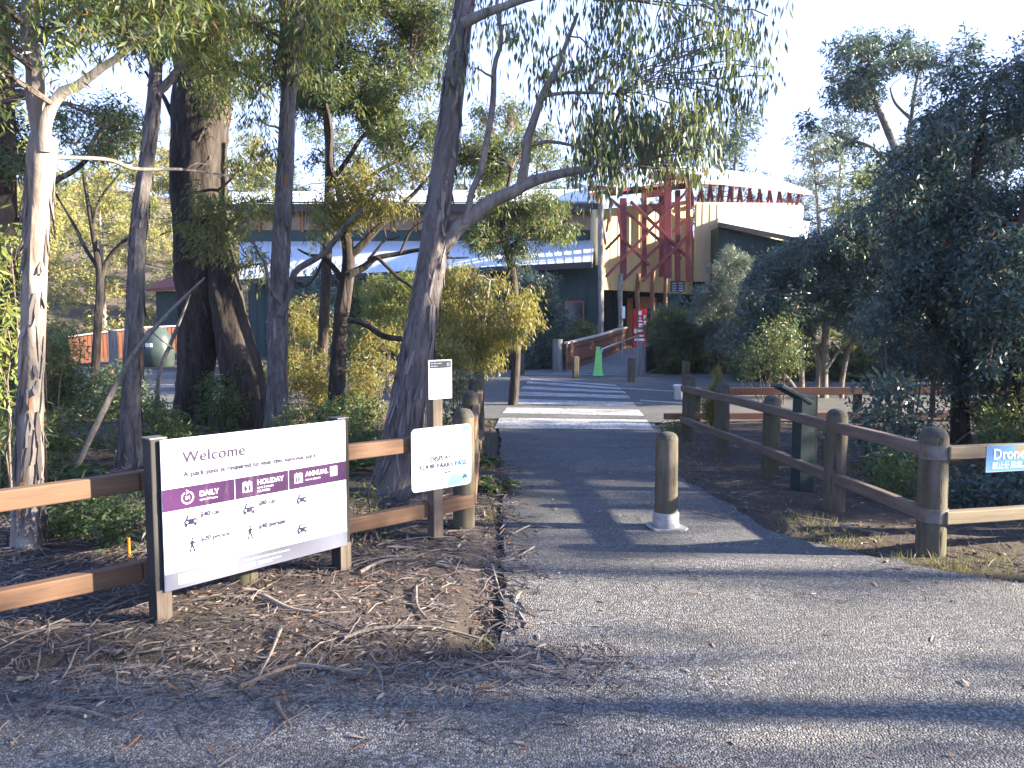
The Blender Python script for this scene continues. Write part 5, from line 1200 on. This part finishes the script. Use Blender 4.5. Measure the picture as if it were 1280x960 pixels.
shrub('dark shrub mass across the road behind the low barrier', fill_clumps([(930, 430), (1120, 425), (1150, 470), (1100, 488), (930, 484)], 23, 1.2, 20, 60, seed=59), 23, M['leaf_dark'], .15, .045, 1.5, .2, 10)
shrub('very dark tall shrub across the road behind the wattle stems', fill_clumps([(1090, 330), (1180, 330), (1260, 380), (1330, 420), (1330, 478), (1120, 470)], 23.5, 1.2, 24, 70, seed=60), 23.5, M['leaf_dark'], .16, .05, 1.5, .2, 10)
shrub('broad-leaved shrub between the right fence and the low barrier', fill_clumps([(1075, 490), (1110, 470), (1160, 500), (1165, 590), (1120, 610), (1070, 590)], 8.6, .5, 19, 30, seed=61), 8.6, M['leaf_blue'], .075, .03, .8, .2, 8)
shrub('dark low shrub below the drones sign', fill_clumps([(1190, 600), (1260, 580), (1340, 590), (1340, 690), (1230, 690), (1190, 660)], 7.0, .5, 28, 26, seed=62), 7.0, M['leaf_blue'], .075, .022, 1.1, .2)
shrub('dark leafy shrub behind the corner post of the right fence', fill_clumps([(1090, 580), (1150, 570), (1165, 640), (1100, 650)], 7.3, .4, 20, 14, seed=63), 7.3, M['leaf_fern'], .07, .022, .8, .2)
shrub('low shrub at the right picture edge in front of the second wattle', fill_clumps([(1215, 500), (1290, 470), (1350, 500), (1350, 590), (1240, 590)], 8.3, .4, 24, 22, seed=64), 8.3, M['leaf_dark'], .08, .026, .9, .2)
shrub('tall multi-stemmed shrub in front of the dense wattle trunk', fill_clumps([(1085, 350), (1150, 330), (1200, 400), (1240, 420), (1245, 520), (1180, 540), (1150, 470), (1100, 440)], 10.1, .4, 22, 52, seed=66), 10.1, M['leaf_blue'], .08, .024, .8, .3, 9, swidth=.022)
shrub('tall multi-stemmed shrub at the right picture edge beside the second wattle', fill_clumps([(1230, 400), (1300, 380), (1350, 420), (1350, 560), (1260, 560)], 10.5, .6, 24, 40, seed=67), 10.5, M['leaf_dark'], .08, .024, .8, .3, 9, swidth=.022)
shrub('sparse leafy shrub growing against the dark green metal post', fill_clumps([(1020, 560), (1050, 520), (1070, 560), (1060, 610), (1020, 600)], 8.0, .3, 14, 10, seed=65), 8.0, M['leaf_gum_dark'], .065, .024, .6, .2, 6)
# upright yellow-tipped plant and low bush by the end of the right fence
p = gp(893, 545); p.z = 0
shrub('upright yellow-tipped bottlebrush behind the second last right fence post', [(897, 465, 5, p.y), (896, 478, 7, p.y), (898, 490, 9, p.y), (888, 495, 7, p.y), (907, 495, 7, p.y), (893, 505, 10, p.y), (890, 520, 12, p.y), (884, 512, 9, p.y)], p.y, M['leaf_gold'], .045, .010, 1.6, -.6, 6, dy=.1, sprig=.06, squash=1.3)
p = gp(845, 545); shrub('small round green bush at the end of the right fence', [(843, 533, 9, p.y), (852, 538, 9, p.y), (838, 541, 7, p.y)], p.y, M['leaf_fern'], .05, .014, 1.2, 0, 4, dy=.1)

# --- unseen gums and shrubs added right of the picture to shape the shade
tree('shade_gum', 'unseen broad gum added right of the picture to shade the path', 'tree', [(Vector((12, 7.4, 0)), .2), (Vector((12.1, 7.5, 3)), .17), (Vector((12, 7.3, 9.5)), .08)], [],
     [(Vector((12 + random.uniform(-1, 1), 6.0 + random.uniform(0, 3.4), 2.2 + 3.0 * q / 20)), random.uniform(.28, .5)) for q in range(20)]
     + [(Vector((12 + random.uniform(-1, 1), 6.1 + random.uniform(0, 3.4), random.uniform(5.2, 11.5))), random.uniform(.45, .85)) for q in range(44)]
     + [(Vector((12, 4.8, 4.7)), .42), (Vector((12.2, 5.0, 4.1)), .35), (Vector((12.2, 4.6, 8.9)), .5), (Vector((12.0, 4.9, 9.6)), .55), (Vector((12.1, 4.3, 10.2)), .6), (Vector((11.9, 5.2, 10.6)), .6)], M['bark_grey'], M['leaf_gum'], L=.16, W=.05, rho=.85, droop=.5, twigs=.1)
tree('shade_gum', 'second unseen broad gum added right of the picture to shade the path', 'tree', [(Vector((13.5, 10.6, 0)), .2), (Vector((13.4, 10.7, 3)), .17), (Vector((13.5, 10.6, 10)), .08)], [],
     [(Vector((13.5 + random.uniform(-1, 1), random.uniform(9.2, 11.6 if q < 14 else 10.0), 2.3 + 9 * q / 52)), random.uniform(.4, .75)) for q in range(52)], M['bark_grey'], M['leaf_gum'], L=.16, W=.05, rho=.85, droop=.5, twigs=.1)
tree('shade_gum', 'unseen thin gum added right of the picture for loose shade on the forecourt', 'tree', [(Vector((11, 2.5, 0)), .13), (Vector((11.1, 2.6, 3)), .11), (Vector((11, 2.4, 6)), .05)], [],
     [(Vector((11 + random.uniform(-.8, .8), y, z)), r) for y, z, r in ((2.1, 3.5, .5), (2.6, 4.2, .6), (3.0, 3.9, .45), (2.4, 5, .6), (3.0, 4.9, .35), (1.8, 4.4, .6), (2.75, 4.0, .35), (2.9, 4.5, .3), (2.9, 2.9, .4), (2.5, 3.2, .5), (2.2, 2.6, .5))], M['bark_grey'], M['leaf_gum'], L=.14, W=.04, rho=.6, droop=.5, twigs=.2)
tree('shade_gum', 'unseen slender gum added right of the picture for thin shadow stripes on the forecourt', 'tree', [(Vector((16, 4.1, 0)), .12), (Vector((16.1, 4.15, 4)), .10), (Vector((16, 4.0, 9)), .05)], [],
     [(Vector((16 + random.uniform(-.8, .8), y, z)), r) for y, z, r in ((3.95, 5.0, .3), (4.25, 5.6, .4), (3.9, 6.4, .45), (4.6, 7.0, .5), (4.9, 6.0, .3), (3.6, 7.2, .5), (4.3, 8.0, .6), (5.2, 6.8, .4))], M['bark_grey'], M['leaf_gum'], L=.14, W=.04, rho=.5, droop=.5, twigs=.2)
tree('shade_gum', 'unseen leafy gum added right of the picture to shade the far side of the crossing', 'tree', [(Vector((19, 18.5, 0)), .2), (Vector((19, 18.6, 4)), .16), (Vector((19, 18.4, 10)), .08)], [],
     [(Vector((19 + random.uniform(-1.5, 1.5), random.uniform(17.6, 22.5), random.uniform(2.5, 12))), random.uniform(.6, 1.0)) for _ in range(80)], M['bark_grey'], M['leaf_gum'], L=.2, W=.06, rho=.6, droop=.5, twigs=.1)

tree('shade_gum', 'unseen spreading gum added for shade right of the picture beyond the road', 'tree', [(Vector((24, 27, 0)), .25), (Vector((24, 27.2, 5)), .2), (Vector((24, 27, 13)), .08)], [],
     [(Vector((24 + random.uniform(-2, 2), random.uniform(22, 32), random.uniform(3, 14))), random.uniform(.8, 1.4)) for _ in range(60)], M['bark_grey'], M['leaf_gum'], L=.25, W=.08, rho=.6, droop=.5, twigs=.1)
for k, (x, y0, y1, lab) in enumerate(((8.6, 6.0, 8.4, 'unseen dense shrub added for shade right of the picture behind the drones sign fence'), (9.4, 8.6, 10.5, 'unseen dense shrub added for shade right of the picture before the road'), (12.5, 17.6, 21.5, 'unseen dense shrub added for shade right of the picture beyond the road'))):  # unseen shrubs added to block low sun on the path and fence
    shrub(lab, [(Vector((x + random.uniform(-.5, .5), random.uniform(y0, y1), random.uniform(.3, 2.2 if k == 0 else 3.2))), (.5, .5, .4)) for _ in range(24)], 0, M['leaf_blue'], .12, .04, .9, .2)

# --- distant trees
def far_tree(label, h, wd, leaf, bark, seed, loc, group, L=.30, W=.10, rho=.9, n=34):
    rs = random.Random(seed); x, y = loc; z0 = terrain(x, y)
    tr = [(Vector((x, y, z0 - .3)), h * .016), (Vector((x + rs.uniform(-.3, .3), y, z0 + h * .4)), h * .013), (Vector((x + rs.uniform(-.6, .6), y, z0 + h * .92)), h * .005)]
    cl = []
    for i in range(n):
        f = rs.random() ** .8; zz = z0 + h * (.30 + .70 * f); rr = wd * (1 - abs(f - .45) * 1.1) * rs.random() ** .5; a = rs.uniform(0, 6.28); r = wd * rs.uniform(.16, .34)
        cl.append((Vector((x + rr * math.cos(a), y + rr * math.sin(a), zz)), (r, r, r * .62)))
    t = tree('distant_tree', label, 'tree', tr, [], cl, bark, leaf, L=L, W=W, rho=rho, droop=.35, group=group, flare=.1, seg=8, twigs=.06, step=.8, sprig=.35)
    t.location.z = 0
    return t
def spread(protos, spots, hrange=(0.8, 1.25)):
    for i, (x, y) in enumerate(spots):
        src = protos[i % len(protos)]; c = copy_tree(src); s = random.uniform(*hrange)
        c.location = (x, y, terrain(x, y) - terrain(src.location.x, src.location.y)); c.rotation_euler.z = random.uniform(0, 6.28); c.scale = (s, s, s)
gl = 'sunlit forest trees beyond the car park on the left'
lab = 'sunlit yellow-green forest tree beyond the car park on the far left'
pl = [far_tree(lab, 11, 2.6, M['leaf_far'], M['bark_cream'], 1, (-27, 44), gl), far_tree(lab, 9, 2.3, M['leaf_far'], M['bark_limb'], 2, (-32, 50), gl), far_tree(lab, 13, 3.0, M['leaf_far'], M['bark_cream'], 3, (-24, 56), gl)]
spread(pl, [(-36, 46), (-40, 55), (-29, 60), (-35, 66), (-45, 64), (-22, 66), (-50, 75), (-42, 80), (-30, 78), (-58, 70), (-20, 80), (-38, 92), (-55, 92), (-26, 95), (-64, 86), (-31, 41.5), (-46, 50), (-26.5, 50)])
gr = 'dark trees behind the visitor centre'
lab = 'dark forest tree rising behind the left roofs of the visitor centre'
pr = [far_tree(lab, 15, 3.2, M['leaf_dark'], M['bark_grey'], 11, (-13, 56), gr), far_tree(lab, 13, 3.0, M['leaf_dark'], M['bark_grey'], 12, (-7, 54), gr)]
spread(pr, [(-1, 58), (-18, 58), (-10, 66), (-4, 68), (2, 64), (-20, 70), (6, 72), (-15, 76)], (.8, 1.1))
g3 = 'pale trees behind the curved roof'
lab = 'pale backlit tree behind the curved white roof on the right'
p3_ = [far_tree(lab, 16, 4.0, M['leaf_blue'], M['bark_limb'], 21, (17, 60), g3, rho=.6), far_tree(lab, 14, 3.6, M['leaf_grey'], M['bark_limb'], 22, (22, 56), g3, rho=.6)]
spread(p3_, [(26, 62), (30, 58), (12, 70), (20, 74), (34, 66), (28, 76), (38, 60), (42, 72), (46, 62)], (.8, 1.15))
g4 = 'dark trees across the road on the right'
lab = 'dark tree across the road, seen through gaps in the right wattles'
p4_ = [far_tree(lab, 8, 2.2, M['leaf_dark'], M['bark_dark'], 31, (14.5, 28), g4, L=.22, W=.07, rho=1.3), far_tree(lab, 9, 2.4, M['leaf_blue'], M['bark_dark'], 32, (18, 30), g4, L=.22, W=.07, rho=1.3)]
spread(p4_, [(21.5, 29), (25, 32), (16, 34), (29, 30), (20, 38)], (.85, 1.1))

def scrub(name, n, xr, yr, rr, leaf, label, L=.35, W=.13, rho=.45, seed=1):
    rs = random.Random(seed); cl = []
    while len(cl) < n:
        x, y = rs.uniform(*xr), rs.uniform(*yr)
        r = rs.uniform(*rr); z = terrain(x, y); cl.append((np.array((x, y, z + r * .45)), (r, r, r * .75)))
    pos, d, Ls, Ws, _ = clump_leaves(cl, L, W, rho, .2, .4, 9); k = pos[:, 2] > 0
    V, Q = leaf_quads(pos[k], d[k], Ls[k], Ws[k]); return kind(mesh_np(name, V, Q, leaf), 'stuff', label)
scrub('forest_scrub', 230, (-85, -17), (40, 105), (1.1, 2.6), M['leaf_far'], 'sunlit scrub covering the slope beyond the car park on the left', seed=3)
scrub('forest_scrub', 120, (-22, 50), (52, 100), (1.2, 2.6), M['leaf_dark'], 'dark scrub on the slope behind the visitor centre', seed=4)

# ------------------------------------------------------------------ thin haze added round everything to stand in for lens veiling glare
hm = bpy.data.materials.new('haze'); hm.use_nodes = True; ht = hm.node_tree; ht.nodes.remove(ht.nodes['Principled BSDF'])
pv = ht.nodes.new('ShaderNodeVolumePrincipled'); pv.inputs['Color'].default_value = (0.72, 0.86, 1, 1); pv.inputs['Density'].default_value = 0.0003; pv.inputs['Anisotropy'].default_value = 0.2
ht.links.new(pv.outputs[0], ht.nodes['Material Output'].inputs['Volume'])
kind(MB().box((0, 200, 23), (1500, 1500, 50)).build('haze', hm), 'stuff', 'thin pale blue haze added in place of lens glare')

# ================================================================== litter, grass, sticks
def free(x, y): return not paved(x, y, 0.0)
def floor_z(x, y): return .036 if (path_left(y) < x < path_right(y) and y < 13.5) or (y < near_line(x) and x < .2) else terrain(x, y)
def strips(name, n, where, Lr, Wr, m, label, curl=.13, seg=4, lift=.012, flat=1.0):
    Vs, Qs = [], []; k = 0
    for _ in range(n):
        x, y = where(); L = random.uniform(*Lr) * random.choice((.5, 1, 1)); w_ = random.uniform(*Wr); a = random.uniform(0, 6.28); bend = random.gauss(0, curl) * 2
        z = floor_z(x, y) + random.uniform(.002, lift); tilt = random.gauss(0, .10) * flat; px_, py_ = x, y; roll = random.uniform(-.8, .8) * flat
        for i in range(seg + 1):
            f = i / seg; ww = w_ * (1 - .6 * abs(2 * f - 1) ** 2) / 2; cx, cy = -math.sin(a), math.cos(a)
            zz = max(floor_z(px_, py_) + .002, z + tilt * L * (f - .5) + .02 * math.sin(f * 3.1) * L)
            Vs.append((px_ + cx * ww, py_ + cy * ww, zz + roll * ww)); Vs.append((px_ - cx * ww, py_ - cy * ww, zz - roll * ww * .4 + .001))
            px_ += math.cos(a) * L / seg; py_ += math.sin(a) * L / seg; a += bend / seg
        for i in range(seg): Qs.append((k + 2 * i, k + 2 * i + 1, k + 2 * i + 3, k + 2 * i + 2))
        k += 2 * (seg + 1)
    o = mesh_np(name, np.array(Vs), np.array(Qs), m); return kind(o, 'stuff', label)
def left_bank():
    while True:
        x = random.uniform(-5.2, .05); y = 2.85 + random.random() ** 1.2 * 4.8
        if free(x, y) or (near_line(x) - abs(random.gauss(0, .22)) < y < near_line(x) and x < 0) or (random.random() < .02 and x < 0): return x, y
def left_far():
    while True:
        x = random.uniform(-9, -.3); y = random.uniform(5, 13)
        if free(x, y): return x, y
def right_bank():
    while True:
        x = random.uniform(1.6, 6.5); y = random.uniform(3.6, 12.8)
        if free(x, y): return x, y
def edge_path():
    y = random.uniform(3.6, 9); return path_left(y) + random.gauss(-.02, .12), y
def on_path():
    y = 2.6 + random.random() ** 1.5 * 9; return random.uniform(-.1 if y > 3.3 else -3, max(.5, path_right(y) + .3)), y
strips('bark_litter', 17000, left_bank, (.015, .080), (.004, .016), M['litter'], 'flakes of shed bark covering the bank under the welcome sign', curl=.08, seg=2, lift=.016, flat=.4)
strips('bark_litter', 3800, left_bank, (.08, .30), (.002, .008), M['litter'], 'long strips of shed bark on the bank under the welcome sign', curl=.12, lift=.03)
strips('bark_litter', 4000, left_far, (.08, .40), (.006, .022), M['litter'], 'shed bark on the forest floor behind the left fence', lift=.03)
strips('bark_litter', 3600, right_bank, (.04, .24), (.003, .013), M['litter'], 'shed bark and twigs under the right fence', lift=.02)
strips('leaf_litter', 4200, left_bank, (.02, .07), (.006, .016), M['dryleaf'], 'dry leaves among the bark on the left bank', seg=2, lift=.03)
strips('leaf_litter', 2200, right_bank, (.02, .07), (.006, .016), M['dryleaf'], 'dry leaves under the right fence', seg=2)
strips('leaf_litter', 520, on_path, (.02, .075), (.006, .018), M['dryleaf'], 'fallen leaves scattered over the path and forecourt', seg=2, lift=.008)
strips('bark_litter', 800, edge_path, (.05, .2), (.005, .018), M['litter'], 'bark bits along the left path edge', lift=.02)
# fine twigs
def twig_stuff(name, n, where, label, Lr=(.1, .55), r=(.0015, .0055)):
    mb = MB()
    for _ in range(n):
        x, y = where(); a = random.uniform(0, 6.28); L = random.uniform(*Lr); z = floor_z(x, y) + .012; pts = []
        for i in range(5):
            pts.append((x, y, max(floor_z(x, y), -.01) + .008 + .02 * math.sin(i * 1.1) * random.random())); x += math.cos(a) * L / 4; y += math.sin(a) * L / 4; a += random.gauss(0, .12)
        q = random.uniform(*r); mb.tube(pts, [q, q, q * .9, q * .7, q * .4], 5)
    return kind(mb.build(name, M['dead'], smooth=True), 'stuff', label)
twig_stuff('twig_litter', 420, left_bank, 'thin twigs lying on the left bank')
twig_stuff('twig_litter', 160, right_bank, 'thin twigs lying under the right fence')
# larger sticks: one thing each, with the look that sets it apart
def stick(pts, r, lab, m='dead', side=None):
    w_ = [gp(px, py, .05) for px, py in pts]
    for q in w_: q.z = floor_z(q.x, q.y) + r * .9 + .008
    mb = MB(); n = len(w_); P, RR = bark_tube(mb, w_, [r * (1 - .55 * i / (n - 1)) for i in range(n)], 9, .05, .14, 0, int(pts[0][0]))
    if side:
        s_ = [gp(px, py, .06) for px, py in side]
        for i, q in enumerate(s_): q.z = floor_z(q.x, q.y) + r + .008 + .02 * i
        bark_tube(mb, s_, [r * .6 * (1 - .5 * i / (len(s_) - 1)) for i in range(len(s_))], 7, .05, .12, 0, int(pts[0][1]))
    o = mb.build('stick', M[m], None, tuple(w_[0]), smooth=True); tag(o, lab, 'stick', 'fallen sticks on the left bank and path')
stick([(430, 802), (470, 790), (540, 788), (600, 792), (622, 797)], .010, 'long pale stick lying level below the path sign, nearest the path step')
stick([(545, 712), (590, 714), (625, 700), (668, 684)], .014, 'forked stick poking onto the path below the pass sign', side=[(615, 705), (625, 735), (632, 760)])
stick([(330, 752), (365, 768), (398, 771)], .014, 'thick curved bark piece below the middle of the welcome sign')
stick([(352, 790), (340, 815), (322, 850)], .010, 'pale split stick pointing at the camera, left of the long level stick')
stick([(300, 860), (350, 838), (375, 832)], .011, 'brown slanting stick below the right half of the welcome sign', 'twig')
stick([(372, 832), (410, 836), (450, 844)], .012, 'pale stick that continues the brown slanting one towards the path')
stick([(60, 885), (100, 888), (142, 901)], .011, 'pale broken stick at the lower left edge of the bank')
stick([(345, 878), (352, 892), (364, 908)], .011, 'short dark stick at the edge of the chip seal', 'twig')
stick([(450, 720), (480, 708), (520, 705)], .012, 'thin pale stick beside the pale green plant')
stick([(560, 668), (600, 664), (635, 672)], .010, 'thin stick between the corner post and the path')
stick([(640, 668), (655, 660), (668, 655)], .009, 'short pale stick at the left path edge opposite the bollard')
stick([(520, 738), (522, 760), (535, 778)], .010, 'crooked stick below the post of the pass sign')
stick([(870, 636), (890, 640), (915, 646)], .008, 'thin dark stick on the path right of the bollard', 'twig')
stick([(1050, 658), (1075, 663), (1110, 668)], .012, 'pale stick in the shade under the right fence')
stick([(985, 640), (1000, 648), (1040, 652)], .014, 'grey stick under the third right fence post')
stick([(20, 850), (80, 830), (128, 815)], .012, 'grey stick at the far left of the bank below the rail')
stick([(705, 830), (690, 815), (668, 808)], .008, 'thin twig on the sunlit chip seal near the left step', 'twig')
stick([(490, 650), (530, 655), (580, 660)], .012, 'thin stick lying behind the slim sign post')
# grass along the right bank and a few tufts
def blades(n, where, label, Lr=(.03, .10)):
    pos = []; d = []
    for _ in range(n):
        x, y = where()
        pos.append((x, y, floor_z(x, y) - .005)); d.append((random.gauss(0, .5), random.gauss(0, .5), 1))
    n = len(pos); V, Q = leaf_quads(np.array(pos), np.array(d), rng.uniform(*Lr, n), rng.uniform(.003, .006, n), .1)
    return kind(mesh_np('grass', V, Q, M['grass']), 'stuff', label)
def gz():
    while True:
        if random.random() < .55: c = random.choice(((2.75, 5.1, .25), (3.2, 5.0, .3), (3.9, 5.1, .35), (2.5, 5.7, .2), (4.5, 5.4, .4), (2.3, 6.2, .2))); x, y = random.gauss(c[0], c[2]), random.gauss(c[1], c[2] * .6)
        else: y = random.uniform(3.8, 12); x = path_right(y) + abs(random.gauss(0, .22))
        if free(x, y): return x, y
blades(2600, gz, 'short dry grass along the right edge of the path')
def gl_():
    while True:
        c = random.choice(((-.08, 3.72, .06), (-.1, 6.4, .12), (-.3, 8.5, .12), (-.3, 10.5, .2), (-.35, 12.3, .2))); x, y = random.gauss(c[0], c[2]), random.gauss(c[1], c[2] * 1.5)
        if free(x, y): return x, y
blades(900, gl_, 'grass tufts along the left edge of the path')
# orange marker pegs
for px, py0, py1, lab, dx in ((162, 705, 672, 'thin orange marker peg standing behind the left bottom rail', 0), (556, 680, 655, 'thin orange peg leaning beside the slim sign post', -.05)):
    p = gp(px, py0); mb = MB(); h = at(px, py1, p.y).z; mb.tube([(p.x, p.y, 0), (p.x + dx, p.y, h)], .010, 8); o = mb.build('marker_peg', M['orange'], None, (p.x, p.y, 0), smooth=True); tag(o, lab, 'peg')

def drift():
    while True:
        x = random.uniform(-5, .6); y = near_line(min(x, 0)) - abs(random.gauss(0, .38)) + .05
        if y > 2.5: return x, y
strips('bark_litter', 4200, drift, (.02, .13), (.002, .010), M['litter'], 'bark crumbs drifting from the bank onto the chip seal', lift=.006)
